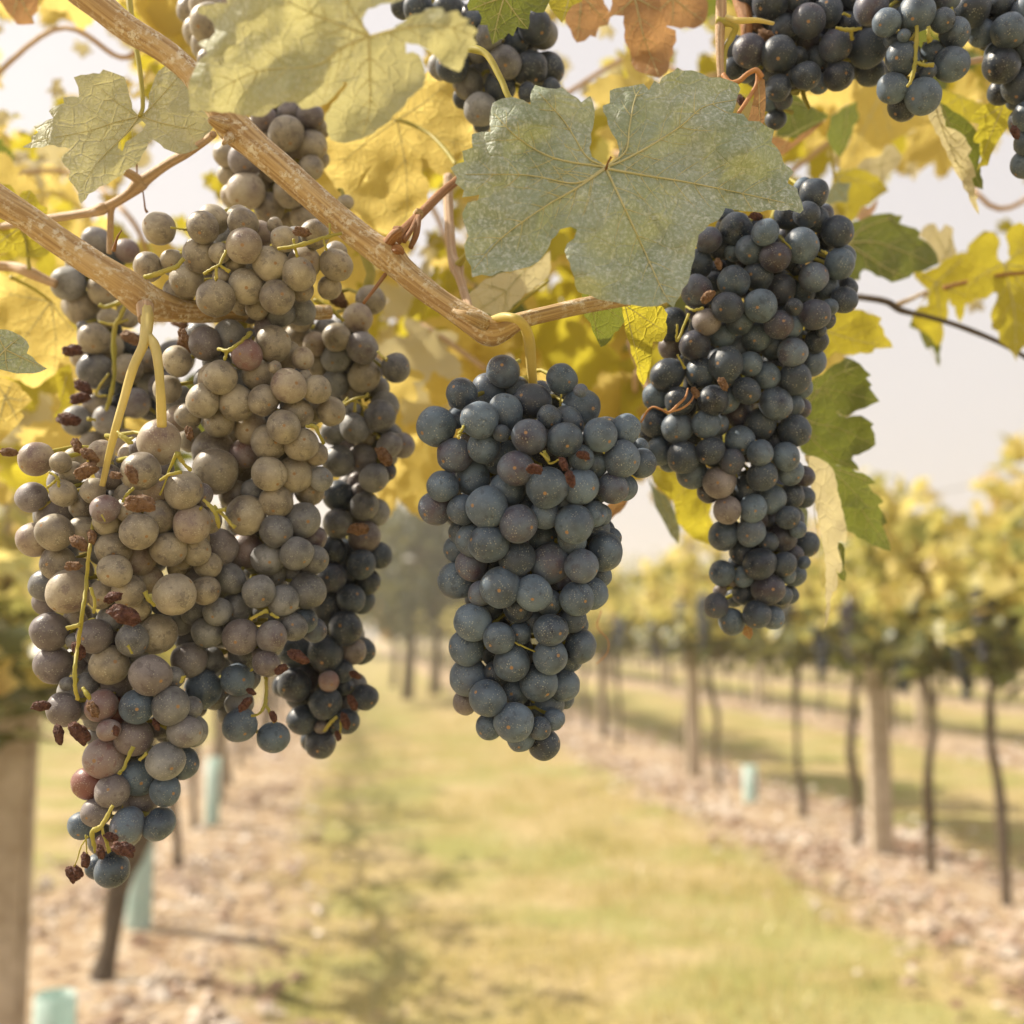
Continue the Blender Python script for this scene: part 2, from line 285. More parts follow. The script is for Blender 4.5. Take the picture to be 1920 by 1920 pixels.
MID = rows("""545 955 108 1;550 1125 132 0;668 1040 100 1;240 985 115 0;318 930 107 1;515 920 92 1;222 1195 120 0;368 1178 75 1;120 1385 125 0;60 1480 110 1;337 1515 133 0;567 1430 133 0;750 1262 122 0;852 1075 92 1;780 970 55 2;1080 1035 103 1;1000 1250 120 1;962 1335 118 0
1240 1265 115 0;1240 1180 80 2;1190 1440 85 2;798 1508 120 1;650 1590 85 2;985 1455 85 2;530 1560 80 2;490 1260 70 2;380 1360 60 2""",320,180,4) \
+ rows("1195 193 112 0;1112 480 103 1;1285 430 75 1",0,380,4) \
+ rows("""770 340 127 0;573 422 112 0r;262 335 120 1;50 470 108 1;372 590 120 0;330 600 110 2;655 572 112 1;780 515 48 2;885 655 122 0;885 425 95 1;990 450 80 2;1095 680 104 0;1010 590 50 2;243 765 118 0;497 780 128 0;698 762 105 1;365 925 112 1;600 975 118 2
948 863 112 1;848 962 117 0;738 1075 130 0;978 1093 121 1;1095 845 80 2;1203 845 103 1;1090 1165 85 2;320 1140 142 1;333 1290 157 0;485 1282 122 1;550 1165 103 2;737 1315 125 0;925 1320 122 1;1035 1290 70 2;1125 1350 85 1;1040 1445 105 1;793 1522 115 1;620 1445 85 2;480 1470 105 2;565 1622 138 0;793 1743 113 0;985 1665 127 1
-25 680 98 2;150 1050 90 3;130 880 95 3;60 900 95 3;860 1180 80 3;440 1080 100 3""",320,560,4) \
+ rows("""358 268 142 0;565 290 130 1;645 355 105 2;730 350 118 2;945 313 118 0;1070 355 106 1;1080 195 88 2;448 500 108 1;225 545 137 1;663 600 115 0;790 470 72 2;843 662 112 0;1025 590 122 0;490 718 110 1;352 748 100 0;175 755 85 1;75 830 88 1;525 937 122 0r;757 932 108 0
920 862 100 0;1000 812 98 1;1080 885 85 2;278 900 111 0;110 945 88 1;140 1110 130 0;300 1110 95 1;720 1137 95 0r;660 1070 45 1r;500 1257 113 0;240 1330 137 0;190 1460 80 2;517 1600 118 0;770 1690 112 0;640 430 90 3;560 600 90 3;930 460 80 3;400 420 90 3""",320,960,4)
REAR = rows("""970 1655 107 0;1405 1665 110 0;1502 1525 105 1;1245 1812 98 0;1438 1890 117 0;1310 800 60 2;1190 890 60 2""",320,180,4) \
+ rows("""1260 1220 110 0;1432 1197 104 0;1255 1480 112 1;1455 1555 103 0;1535 1600 98 1;1420 1440 60 2;1525 1345 100 0;1620 1290 70 1;1642 1097 95 0;1735 1100 93 1;1570 880 113 0;1605 800 100 1;1378 972 105 0;1440 1030 85 2;1225 1000 95 1;1450 580 116 1;1240 450 100 1;1085 340 85 2;1100 500 80 2;960 275 90 1;860 220 50 2
1235 632 100 1;1690 520 105 0;1370 830 55 3;1400 1370 70 3;1330 1080 90 3;1253 1687 102 0;1452 1785 112 1d;1340 1400 90 3;1360 700 80 3;1150 740 80 3""",320,560,4) \
+ rows("""1210 300 103 1;1300 290 80 2;1430 390 103 1;1560 325 95 2;1210 495 100 0;1325 465 80 1;1480 522 90 1;1353 650 102 0;1430 668 95 1;1177 702 118 0;1310 868 118 0;1162 1057 123 0;1372 1045 95 0r;1425 1040 97 1;930 1045 108 1;927 1297 115 0;1010 1240 105 1;1185 1267 75 0r;1290 1195 82 1;1305 1305 65 2;850 1300 82 1
1160 1432 117 0;960 1385 95 2;997 1558 108 0;1457 1390 92 0;1320 1570 92 1d;1123 1735 107 0;1055 1710 78 1;1220 1600 60 2;1130 1610 50 2r;1100 560 90 3;1250 780 90 3;1400 560 70 3;1180 880 80 3""",320,960,4)
FRONT = rows("""1192 38 150 0;1050 80 80 1;270 160 118 0;1055 255 135 0;238 450 112 1;428 560 143 1;410 713 129 0;258 770 122 1;1380 400 130 0;1180 385 108 1;788 540 99 0;960 540 90 2;1197 602 115 1;1042 707 124 0;1442 655 135 0;850 840 122 1;1265 838 128 1;1055 920 104 1;435 945 120 1;858 1003 115 0;1115 1060 98 2
355 1108 118 1;515 1155 145 0;965 1152 120 1;1310 1178 143 0;355 1225 102 2r;375 1455 135 0r;710 1492 123 0r;830 1360 95 2;995 1520 115 0;1175 1470 145 1;560 1530 60 1;400 1705 135 0r;475 420 95 2;455 190 75 2;540 270 85 2;560 160 80 2;700 400 90 3;620 700 100 3;800 640 90 3;620 520 95 3;960 440 95 3;820 300 90 3;980 130 90 3;760 120 90 3;760 1180 100 3;600 1000 90 3;1250 520 90 3;560 1380 90 3;1470 850 105 2;1380 910 75 2;1560 960 95 2;1330 960 80 3;1420 1010 105 3;1470 760 90 3;1560 620 100 3;1540 1150 100 3;1500 430 90 3;1020 1290 90 3;1430 520 90 3""",0,820,4) \
+ rows("""820 107 138 0;1128 187 140 0r;650 250 82 1;500 250 50 2;882 240 112 1r;478 440 125 0r;762 412 107 1;655 440 75 2;1028 418 121 0;1280 415 128 0;860 450 100 2x;1300 200 80 2;815 595 80 1r;1003 655 130 0r;1385 608 118 0;1440 600 112 1;780 803 142 0r;1242 827 133 0;1370 843 112 1;1045 947 127 1
660 998 113 1x;840 1053 117 0r;1238 1048 108 1;1055 1135 115 2r;720 1215 103 0r;618 1312 98 1;958 1308 120 0;1190 1300 115 0;842 1643 122 0;735 1618 90 1;780 1440 60 2;1430 430 80 2;930 560 90 3""",0,1220,4)
SHADE = rows("""723 290 108 1;953 362 86 1;600 460 95 1;512 605 120 0;787 650 115 1;625 795 127 0;560 775 90 1;815 865 72 1;705 1020 115 0;825 1078 95 0;610 1150 75 1;960 850 85 1;718 1262 130 0;955 1250 105 1;1095 1190 90 1;1015 1502 110 0;1240 1390 115 1;1318 1165 125 1;720 1520 85 1;580 1635 110 0;805 1632 103 0;700 1808 95 1;940 1800 95 1;620 930 40 2;1280 1560 100 2;1130 1350 90 2;1220 1280 90 2""",0,380,4)
TOPMID = rows("""918 352 90 0;1062 387 92 0;1090 150 92 0;625 365 92 0;780 385 75 1;1130 190 82 1;985 245 62 1;1160 387 86 1;560 370 72 1;712 470 85 0;893 490 87 0;690 550 60 2;785 615 83 0;790 700 50 1;1045 520 50 1;1180 490 50 1;830 200 70 1;430 40 80 1;600 40 80 1;350 30 70 2;740 130 60 2;960 120 80 1;900 440 80 3;760 280 70 2;880 20 80 1;1020 20 80 1""",640,0,3)
TOPR = rows("""625 25 190 0;1055 232 175 0;785 348 165 0;1270 130 165 1;950 -10 110 1;1500 60 120 2;390 573 165 0;725 610 175 0;1050 425 125 1;1065 530 120 2;1362 515 173 0;1725 545 190 0;1745 790 162 1;1540 730 140 1;1155 660 122 1;235 540 120 2;200 770 115 1;355 800 125 1;690 790 145 1
1030 850 142 0;860 860 110 2;1390 860 160 1;1170 940 115 2;930 640 110 2;1250 820 120 2;1480 300 150 3;715 990 140 1;770 1130 95 1;685 1345 110 0;620 1150 90 2;1750 150 150 2;1600 -60 160 1;400 -60 150 1;1200 -140 170 1;850 -160 160 1;1650 380 130 3;900 420 130 3;640 1000 100 3""",1340,0,6)
TOPM = rows("""713 140 195 0;200 80 180 1;375 250 147 0;1005 230 125 0;1140 375 160 1;570 400 70 1;650 370 60 2;550 650 170 0;510 740 148 1;890 590 125 1;840 800 90 1;1100 725 190 0;440 990 165 0;785 1085 187 0;555 1190 160 1;430 460 80 2;420 -90 170 1;760 -150 170 1;1050 -30 150 2;600 240 100 3""",1600,0,6)
TOPFAR = rows("""1320 100 195 0;1655 20 135 1;1440 370 142 1;1750 350 182 0;1945 110 140 0;1600 590 110 2;1665 735 195 0;1875 970 190 0;1655 1040 135 1;1980 520 160 1;1980 1310 160 0;1850 1400 90 1;1960 1600 135 0;1830 1130 100 2;1930 1850 140 0;2150 900 180 1;2200 250 180 1;2120 1560 160 1;1500 -160 180 1;1850 -180 180 1;2180 1250 160 1;1330 -60 150 2""",1600,0,6)
BACKL = rows("385 12 29 1;393 45 36 0;388 85 28 1;392 112 20 1;372 60 28 1;430 60 36 2;420 20 36 2;425 100 34 2;460 90 34 2;360 20 26 2",0,0,1)

def grape_mesh(seed):
    r_=random.Random(seed); bm=bmesh.new(); bmesh.ops.create_icosphere(bm,subdivisions=4,radius=1.0)
    sx,sy,sz=1+r_.uniform(-.04,.03),1+r_.uniform(-.03,.03),1+r_.uniform(-.05,.07); o_=Vector((seed*3.1,seed*1.7,0))
    for v in bm.verts:
        p=v.co.copy(); k=1+.06*noise.noise(p*1.1+o_)+.014*noise.noise(p*3.0+o_)
        d=(p-Vector((0,0,1))).length; k-=.028*math.exp(-(d/.10)**2)          # dimple at the scar
        d2=(p-Vector((0,0,-1))).length; k-=.07*math.exp(-(d2/.28)**2)        # hollow where the pedicel enters
        v.co=Vector((p.x*sx,p.y*sy,p.z*sz))*k
    me=bpy.data.meshes.new('grape'); bm.to_mesh(me); bm.free(); me.polygons.foreach_set('use_smooth',[True]*len(me.polygons)); return me
GM=[grape_mesh(i) for i in range(5)]
def dent_mesh():                             # a berry that has started to shrivel
    bm=bmesh.new(); bmesh.ops.create_icosphere(bm,subdivisions=4,radius=1.0)
    for v in bm.verts:
        p=v.co.copy(); d=(p-Vector((.4,-.3,.85)).normalized()).length
        v.co=p*(1-.22*math.exp(-(d/.42)**2)+.05*noise.noise(p*4)*math.exp(-(d/.9)**2))
    me=bpy.data.meshes.new('grape'); bm.to_mesh(me); bm.free(); me.polygons.foreach_set('use_smooth',[True]*len(me.polygons)); return me
GDENT=dent_mesh()
def raisin_mesh(seed):
    bm=bmesh.new(); bmesh.ops.create_icosphere(bm,subdivisions=4,radius=1.0); o_=Vector((seed*9.1,2,seed))
    for v in bm.verts:
        p=v.co.copy(); n1=noise.noise(p*1.2+o_); n2=1-2*abs(noise.noise(Vector((p.x*1.6,p.y*4,p.z*4))+o_)); n3=noise.noise(p*7+o_)
        v.co=Vector((p.x*1.05,p.y*.5,p.z*.6))*(.80+.40*n1+.22*n2+.05*n3)
    me=bpy.data.meshes.new('dried_grape'); bm.to_mesh(me); bm.free(); me.polygons.foreach_set('use_smooth',[True]*len(me.polygons)); return me
RM=[raisin_mesh(i) for i in range(4)]

def build_bunch(name, data, Dc, mats, label, group=None, kz=.85, fill=.9, lean=(0,0), stalk=None, raisins=(), stems=(), loose=False, parent_extra=None):
    """data rows are berries; the front layer is laid over a round-sectioned bunch, the others behind it without overlap"""
    A=np.array([(d[0],d[1],d[2]) for d in data])
    def prof(y):
        w=np.exp(-((A[:,1]-y)/60.0)**2)+1e-6
        lo=min(A[i,0]-A[i,2] for i in range(len(A)) if abs(A[i,1]-y)<75) if (np.abs(A[:,1]-y)<75).any() else A[:,0].min()
        hi=max(A[i,0]+A[i,2] for i in range(len(A)) if abs(A[i,1]-y)<75) if (np.abs(A[:,1]-y)<75).any() else A[:,0].max()
        return (lo+hi)/2,(hi-lo)/2
    y0,y1=A[:,1].min(),A[:,1].max(); ym=(y0+y1)/2; xm=A[:,0].mean()
    maxhw=.052
    def axis_d(x,y): return Dc+lean[0]*(x-xm)/F+lean[1]*(y-ym)/F
    placed=[]                                # x_m, y_m, depth, r_m, px row
    order=sorted(range(len(data)), key=lambda i:(data[i][3]))
    for i in order:
        x,y,r,Ly,fl=data[i]; cx,hw=prof(y); hwm=min(hw*Dc/F,maxhw); u=max(-1,min(1,(x-cx)/max(hw,1)))
        rm=r*Dc/F; z=axis_d(x,y)-kz*max(hwm-rm,0)*math.sqrt(max(0,1-u*u))+Ly*rm*.55
        for _ in range(3):
            for (qx,qy,qd,qr,_i) in placed:
                X=(x-960)/F*z; Y=(y-960)/F*z; R=r/F*z; dd=math.hypot(X-qx,Y-qy); S=.955*(R+qr)
                if dd<S:
                    need=math.sqrt(S*S-dd*dd)
                    if abs(z-qd)<need: z=qd+need
        placed.append(((x-960)/F*z,(y-960)/F*z,z,r/F*z,i))
    anchor=P(xm,y0-5,Dc)
    root=empty(name,anchor); tag(root,label,'grape bunch',group)
    def pos(x,y,d): return P(x,y,d)-anchor
    n=0
    T=Tubes()
    ax=[(prof(y)[0],y,axis_d(prof(y)[0],y)+.004) for y in np.linspace(y0+10,y1-20,9)]
    if not loose: T.add([pos(*a) for a in spline(ax,3)],list(np.linspace(.0032,.0010,25)),7,.25)
    def berry(p,r,mat,mesh,face):
        o=bpy.data.objects.new('grape',mesh); COL.objects.link(o); o.parent=root; o.location=p
        q=face.to_track_quat('Z','Y').to_matrix()@Matrix.Rotation(random.uniform(0,6.28),3,'Z')
        M4=q.to_4x4(); M4.translation=p; r*=1.085; o.matrix_local=M4@Matrix.Diagonal((r*random.uniform(.95,1.05),r*random.uniform(.95,1.05),r*random.uniform(.93,1.07),1))
        o.material_slots[0].link='OBJECT'; o.material_slots[0].material=mat
        return o
    for (X,Y,z,R,i) in placed:
        x,y,r,Ly,fl=data[i]; p=pos(x,y,z); cx,hw=prof(y); a=pos(cx,y-8,axis_d(cx,y)+.003)
        face=(p-a); face=face.normalized()+Vector((random.gauss(0,.38),random.gauss(0,.38),random.gauss(-.22,.38)))
        mat=mats(x,y) if callable(mats) else random.choices(mats[0],mats[1])[0]
        if 'r' in fl: mat=M_ROSE
        if 'x' in fl: mat=M_RED
        o=berry(p,R,mat,GDENT if 'd' in fl else random.choice(GM),face); n+=1
        if not loose and Ly<3:
            s=p-face.normalized()*R*.86; e=pos(cx+(x-cx)*.15,y-random.uniform(6,26),axis_d(cx,y)+.003)
            if (s-e).length<.035:
                m=(s*.5+e*.5)+Vector((0,0,.002)); T.add([s-(s-p)*.12,s,m,e],[.0019,.0011,.0009,.0012],5,.15)
    # berries that fill the back of the bunch
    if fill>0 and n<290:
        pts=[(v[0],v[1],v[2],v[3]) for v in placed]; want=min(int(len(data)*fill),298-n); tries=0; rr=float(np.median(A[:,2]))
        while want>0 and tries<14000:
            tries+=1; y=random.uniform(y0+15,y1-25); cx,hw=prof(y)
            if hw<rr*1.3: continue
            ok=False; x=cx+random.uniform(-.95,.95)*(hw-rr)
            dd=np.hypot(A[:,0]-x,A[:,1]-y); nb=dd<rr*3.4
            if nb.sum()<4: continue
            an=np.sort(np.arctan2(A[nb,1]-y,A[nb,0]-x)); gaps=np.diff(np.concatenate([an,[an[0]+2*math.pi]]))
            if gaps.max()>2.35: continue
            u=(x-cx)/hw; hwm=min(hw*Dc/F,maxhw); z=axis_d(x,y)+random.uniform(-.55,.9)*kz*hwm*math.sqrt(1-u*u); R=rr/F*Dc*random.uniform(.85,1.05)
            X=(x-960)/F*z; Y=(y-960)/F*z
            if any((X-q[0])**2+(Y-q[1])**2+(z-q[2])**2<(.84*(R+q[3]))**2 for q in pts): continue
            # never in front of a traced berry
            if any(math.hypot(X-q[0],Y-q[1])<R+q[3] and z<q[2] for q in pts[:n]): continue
            pts.append((X,Y,z,R)); p=pos(x,y,z); berry(p,R,(M_MIDT if callable(mats) else M_DARK),random.choice(GM),Vector((random.gauss(0,1),random.gauss(0,1),random.gauss(0,1)))); want-=1  # darker skin on the inner berries paints in the shade of the gaps
    for st in stems:
        s=spline(st,7); T.add([pos(a[0]+random.gauss(0,.5),a[1]+random.gauss(0,.5),a[2]) for a in s],[(a[3]*.78*random.uniform(.85,1.2)+.5*(i in (0,len(s)-1)))*a[2]/F for i,a in enumerate(s)],8,.35)
    T.build('stalk',M_STALK,root)
    if stalk:
        for st in stalk:
            T2=Tubes(); s=spline(st,8); T2.add([pos(a[0],a[1],a[2]) for a in s],[a[3]*.88*a[2]/F for a in s],14,.18); T2.build('peduncle',M_PED,root)
    for (x,y,r,d,ang,tan) in raisins:
        o=bpy.data.objects.new('dried_grape',RM[random.randrange(4)]); COL.objects.link(o); o.parent=root
        o.rotation_euler=(random.uniform(-.4,.4),math.radians(ang),random.uniform(-.4,.4)); o.location=pos(x,y,d); s=r/F*d*1.3; o.scale=(s,s,s)
        if not o.data.materials: o.data.materials.append(M_RAISIN)
        o.material_slots[0].link='OBJECT'; o.material_slots[0].material=M_RAISIN2 if tan else M_RAISIN
    return root
for g in GM+[GDENT]: g.materials.append(M_BLUE)
for g in RM: g.materials.append(M_RAISIN)
def q4(x,y,ox,oy,s=4): return (ox+x/s, oy+y/s)
def R(tx,ty,ox,oy,r,d,ang=0,tan=0,s=4): return (ox+tx/s,oy+ty/s,r/s,d,ang,tan)
BW=([M_BLUE,M_DARK],[.88,.12])
def blend(a,b,ya,yb,rose=.06,xs=0):          # golden flare veil painted into the berry skins, fading down and to the right
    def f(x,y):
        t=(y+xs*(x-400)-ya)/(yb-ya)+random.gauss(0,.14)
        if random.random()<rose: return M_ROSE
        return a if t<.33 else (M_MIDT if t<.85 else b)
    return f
build_bunch('grape_bunch',CENTRE,.502,BW,'full tapering blue-black bunch hanging alone in the middle from a hooked green stalk',
  stalk=[[(920,600,.487,7),(945,594,.474,9),(968,598,.468,10),(983,612,.472,10.5),(992,640,.482,11),(996,680,.490,10.5),(1000,730,.50,9),(1002,800,.505,6)]],
  raisins=[R(890,878,780,660,52,.452,5),R(1105,840,780,660,40,.452,70),R(1158,945,780,660,48,.45,80),R(1255,775,780,660,42,.462,20)],
  stems=[[(1013,849,.455,2.5),(1028,862,.456,4),(1022,852,.465,5)],[(860,813,.465,3),(868,803,.463,3),(870,795,.47,4)],[(1052,740,.475,2),(1051,768,.482,3),(1060,800,.495,3)],[(860,820,.46,4),(866,812,.47,2),(880,815,.49,3)],[(964,1204,.48,2),(985,1214,.478,2.2),(1005,1222,.482,2)],
         [(1020,845,.458,5),(1030,868,.46,3),(1052,860,.455,2)]])
build_bunch('grape_bunch',RIGHT,.565,([M_BLUE,M_DARK],[.5,.5]),'long shouldered blue-black bunch under the big spotted leaf beside a folded pale leaf',
  lean=(0,.05),
  raisins=[R(590,905,1180,330,48,0.513,-40,1),R(705,1560,1180,330,42,0.515,60,1),R(668,655,1180,330,34,0.525,80,1),R(950,305,1180,330,40,0.525,10),R(495,1625,1180,330,34,0.515,70,1)],
  stems=[[(1287,575,0.525,3),(1300,582,0.520,3),(1318,578,0.525,3)],[(1270,608,0.522,2.5),(1270,640,0.525,3),(1292,588,0.525,3)],[(1270,665,0.515,2),(1280,684,0.515,3),(1284,690,0.525,3)],[(1468,450,0.525,2),(1490,470,0.525,3),(1478,452,0.535,3)],[(1540,470,0.525,3),(1550,474,0.520,3.5)]])
build_bunch('grape_bunch',UPPER,.625,([M_WARM,M_ROSE],[.8,.2]),'flare-tinted brownish bunch behind the thick slanting cane, below the large leaf in the upper left')
build_bunch('grape_bunch',MID,.545,blend(M_WARM,M_BLUE,850,1330,.03,.35),'wide flare-tinted bunch with its shoulder over the left cane and two loose berries dangling below',
  kz=.95,fill=.7,
  stalk=[[(470,590,.56,6),(468,620,.555,6),(462,660,.55,5)]],
  raisins=[R(950,1080,320,960,62,.478,30),R(560,1440,320,960,48,.50,-40),R(830,1180,320,960,42,.50,-20),R(985,1020,320,180,50,.485,10,1),R(140,1010,320,560,42,.50,80,1),R(95,1800,320,180,45,.495,75,1),R(600,1345,320,960,30,.51,30),R(770,1535,320,960,34,.505,70)],
  stems=[[(320,427,.5,3),(340,430,.502,2.2),(360,432,.51,3)],[(498,1262,.52,5),(500,1290,.515,4),(497,1320,.51,4.5),(485,1338,.508,3),(472,1342,.51,3.5)],[(497,1320,.51,4.5),(508,1338,.508,4),(515,1352,.51,6)],[(470,1258,.515,3),(480,1250,.515,2.5)],[(272,520,.505,5),(300,512,.50,7),(330,500,.50,6),(345,485,.50,5)],
    [(383,513,.49,3),(400,502,.487,3.5),(412,495,.487,3),(424,470,.49,3.5)],[(405,502,.487,4),(406,515,.487,3.5),(406,525,.487,5)],[(412,498,.487,3),(430,510,.49,4)],[(522,466,.485,4),(560,460,.482,5),(600,448,.485,5),(640,438,.49,4)],[(550,448,.484,3),(553,462,.484,3),(558,482,.486,4)],[(606,446,.485,3),(612,470,.486,4)],[(618,420,.488,3),(618,440,.487,3)],
    [(410,655,.50,4),(430,656,.495,5),(452,640,.50,4),(470,625,.51,5)],[(425,660,.50,4),(422,675,.50,3.5)],[(382,938,.485,3.5),(400,955,.483,5),(408,975,.484,5),(410,988,.488,4)],[(400,950,.484,5),(420,968,.484,4),(440,990,.486,4)],[(402,958,.483,3),(424,955,.483,5.5)],[(378,950,.486,3),(372,960,.488,3)],
    [(470,1160,.50,4),(488,1150,.498,4),(500,1145,.50,6)],[(508,1150,.50,4),(522,1160,.50,3.5)],[(575,800,.50,4),(590,800,.498,6),(598,815,.50,5),(606,830,.51,4)],[(300,928,.48,2),(330,850,.47,3)],[(332,851,.466,6),(345,870,.472,4),(358,882,.475,5)]])
build_bunch('grape_bunch',REAR,.60,blend(M_WARM,M_DARK,560,1130,.03,.3),'long grey-blue bunch with scabbed berries hanging behind the flare-tinted ones, left of the middle',
  kz=.9,
  raisins=[R(1600,1185,320,560,60,.545,55,1),R(1410,1730,320,560,60,.55,0,1),R(1365,1430,320,960,46,.565,70),R(1310,1570,320,960,48,.565,80),R(1255,1680,320,960,30,.565,80),R(1380,1220,320,960,36,.565,30),R(1240,1510,320,180,80,.60,30,1)],
  stems=[[(640,762,.57,3),(660,750,.565,3.5),(690,742,.565,3)],[(645,755,.57,3),(652,745,.568,2)],[(665,750,.566,3),(667,772,.565,4)],[(668,752,.566,3),(688,765,.568,3)],[(693,737,.565,4),(686,742,.565,3)],[(708,660,.565,2.5),(718,670,.563,3),(726,674,.563,5)],[(590,562,.57,6),(620,580,.568,6),(645,602,.57,4)],[(608,1370,.57,3),(620,1355,.568,4),(632,1345,.57,3)],[(640,1350,.57,3),(638,1375,.57,2.5)]])
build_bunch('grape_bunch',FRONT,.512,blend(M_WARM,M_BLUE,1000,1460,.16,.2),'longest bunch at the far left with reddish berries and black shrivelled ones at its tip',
  kz=.8,fill=.8,
  stalk=[[(274,575,.505,14),(276,600,.495,13),(274,625,.487,12),(268,648,.482,10),(250,690,.478,9.5),(232,750,.476,9),(218,800,.474,8.5),(205,850,.476,7),(192,910,.482,6)],[(276,630,.487,11),(290,650,.482,10),(298,690,.478,9.5),(301,740,.478,9.5),(303,800,.482,9.5)]],
  raisins=[R(310,415,0,1220,50,.478,0),R(440,620,0,1220,55,.478,80),R(598,620,0,1220,75,.478,60),R(935,1335,0,820,88,.455,25),R(845,1200,0,820,52,.46,-20),R(550,965,0,820,48,.465,0,1),R(590,790,0,820,60,.472,40,1),R(690,745,0,820,42,.467,80,1),R(1055,500,0,820,85,.458,10,1),R(575,60,0,820,45,.478,70,1),R(665,130,0,820,55,.475,40,1),
    R(540,1680,0,1220,50,.478,70),R(640,1570,0,1220,45,.476,80),R(585,1660,0,1220,42,.476,70),R(755,1510,0,1220,42,.470,80),R(930,1490,0,1220,68,.466,30),R(985,270,0,820,55,.452,70,1),R(870,285,0,820,38,.462,10,1),R(590,1600,0,820,55,.478,70),R(650,250,0,820,70,.474,-20,1),R(700,440,0,1220,50,.476,60,1),R(60,110,0,820,45,.478,10,1),R(1170,550,0,1220,34,.49,70),R(870,600,0,1220,32,.475,80),R(835,1400,0,1220,42,.474,30)],
  stems=[[(186,915,.486,4),(174,980,.486,3.2),(168,1030,.470,4.2),(162,1090,.474,4.5),(154,1150,.464,4.6),(147,1210,.476,4.5),(140,1250,.468,4.8),(141,1290,.468,5),(146,1310,.474,4)],[(92,885,.475,3),(105,893,.474,3.5),(112,912,.475,5)],[(110,895,.474,3),(88,915,.475,3)],[(150,1172,.462,5),(125,1178,.462,4)],[(190,965,.464,2),(197,978,.464,2)],
    [(220,810,.47,3),(235,822,.468,6),(245,833,.468,6)],[(238,825,.468,4),(250,820,.468,3)],[(250,1400,.485,5),(232,1440,.482,4),(222,1452,.48,4)],[(262,1425,.486,3),(275,1412,.486,4)],[(212,1510,.478,4),(190,1548,.474,6),(172,1560,.472,6),(178,1590,.474,4),(178,1598,.474,3)],[(190,1550,.474,4),(200,1580,.474,4),(206,1598,.474,5)],[(165,1568,.472,2),(152,1590,.472,1.5),(140,1625,.475,1.5)],[(160,1566,.472,1.6),(163,1600,.473,1.5)],
    [(300,900,.472,3),(318,890,.468,4),(340,885,.468,4)],[(230,940,.47,3),(240,925,.468,4),(250,915,.47,3)],[(155,1290,.47,4),(165,1305,.468,6),(168,1310,.47,4)],[(240,1210,.475,4),(248,1225,.475,3)],[(272,1110,.475,7),(280,1125,.475,5),(290,1135,.478,4)],[(170,1100,.466,4),(178,1130,.466,4),(175,1150,.466,4)],[(340,1280,.485,4),(345,1268,.485,5)]])
build_bunch('grape_bunch',SHADE,.635,([M_WARM,M_ROSE,M_MIDT],[.6,.15,.25]),'loose flare-tinted bunch behind the forked yellow-green stalk at the left edge, above the longest bunch',
  raisins=[R(545,1110,0,380,58,.585,5),R(625,1385,0,380,58,.585,40),R(605,1465,0,380,58,.582,-15),R(505,1625,0,380,68,.57,10),R(1380,1065,0,380,66,.56,80,1),R(985,1015,0,380,60,.585,30,1),R(1415,1740,0,380,42,.56,60,1),R(1350,900,0,380,58,.60,30,1)],
  stems=[[(160,515,.60,2),(175,516,.60,3)],[(240,560,.60,6),(228,590,.60,5),(215,620,.60,6),(214,700,.60,5),(205,750,.60,5),(198,770,.60,4)],[(185,603,.60,3),(210,608,.60,4),(240,600,.60,3)],[(230,565,.60,6),(200,575,.60,5),(185,572,.60,4)],[(204,700,.60,3),(180,738,.60,3),(200,742,.60,3)],[(165,785,.585,4),(178,788,.59,3)],[(255,640,.60,3),(240,625,.60,3)]])
build_bunch('grape_bunch',TOPMID,.60,([M_DARK,M_MIDT],[.6,.4]),'dark bunch at the top behind a hanging green leaf, left of the big leaf')
build_bunch('grape_bunch',TOPR,.575,([M_DARK,M_BLUE],[.9,.1]),'heavy blackish bunch in the top right above the corner of the big spotted leaf',
  raisins=[R(590,410,1340,0,90,.55,40,1,6),R(470,300,1340,0,70,.56,20,1,6),R(290,1120,1340,0,60,.56,70,0,6)],
  stalk=[[(1362,32,.525,5),(1385,39,.52,6),(1420,38,.52,5),(1450,44,.525,4)]],
  stems=[[(1566,52,.53,3),(1590,56,.53,5),(1615,53,.53,3)],[(1596,58,.53,5),(1598,72,.535,4)],[(1580,25,.54,3),(1594,30,.54,3)]])
build_bunch('grape_bunch',TOPM,.535,([M_BLUE,M_DARK],[.85,.15]),'small open bunch between two larger ones at the top right, three berries at its end',
  fill=.15,
  stems=[[(1722,-10,.52,4),(1719,50,.515,5),(1717,100,.515,5),(1714,130,.515,5),(1708,152,.515,4),(1700,162,.515,3)],[(1740,50,.51,4),(1741,66,.51,4),(1743,78,.512,7)],[(1717,118,.515,4),(1735,122,.513,4),(1750,122,.513,5)],[(1716,62,.516,3),(1704,78,.518,3)],[(1784,14,.52,3),(1789,34,.52,3)]])
build_bunch('grape_bunch',TOPFAR,.55,([M_BLUE,M_DARK],[.45,.55]),'big dark bunch cut by the right edge of the picture at the top',
  raisins=[R(1820,1480,1600,0,60,.50,80,0,6)])
build_bunch('grape_bunch',BACKL,.62,([M_WARM],[1]),'pale hazy bunch peeping out at the left of the large leaf at the top',loose=False,fill=.3)

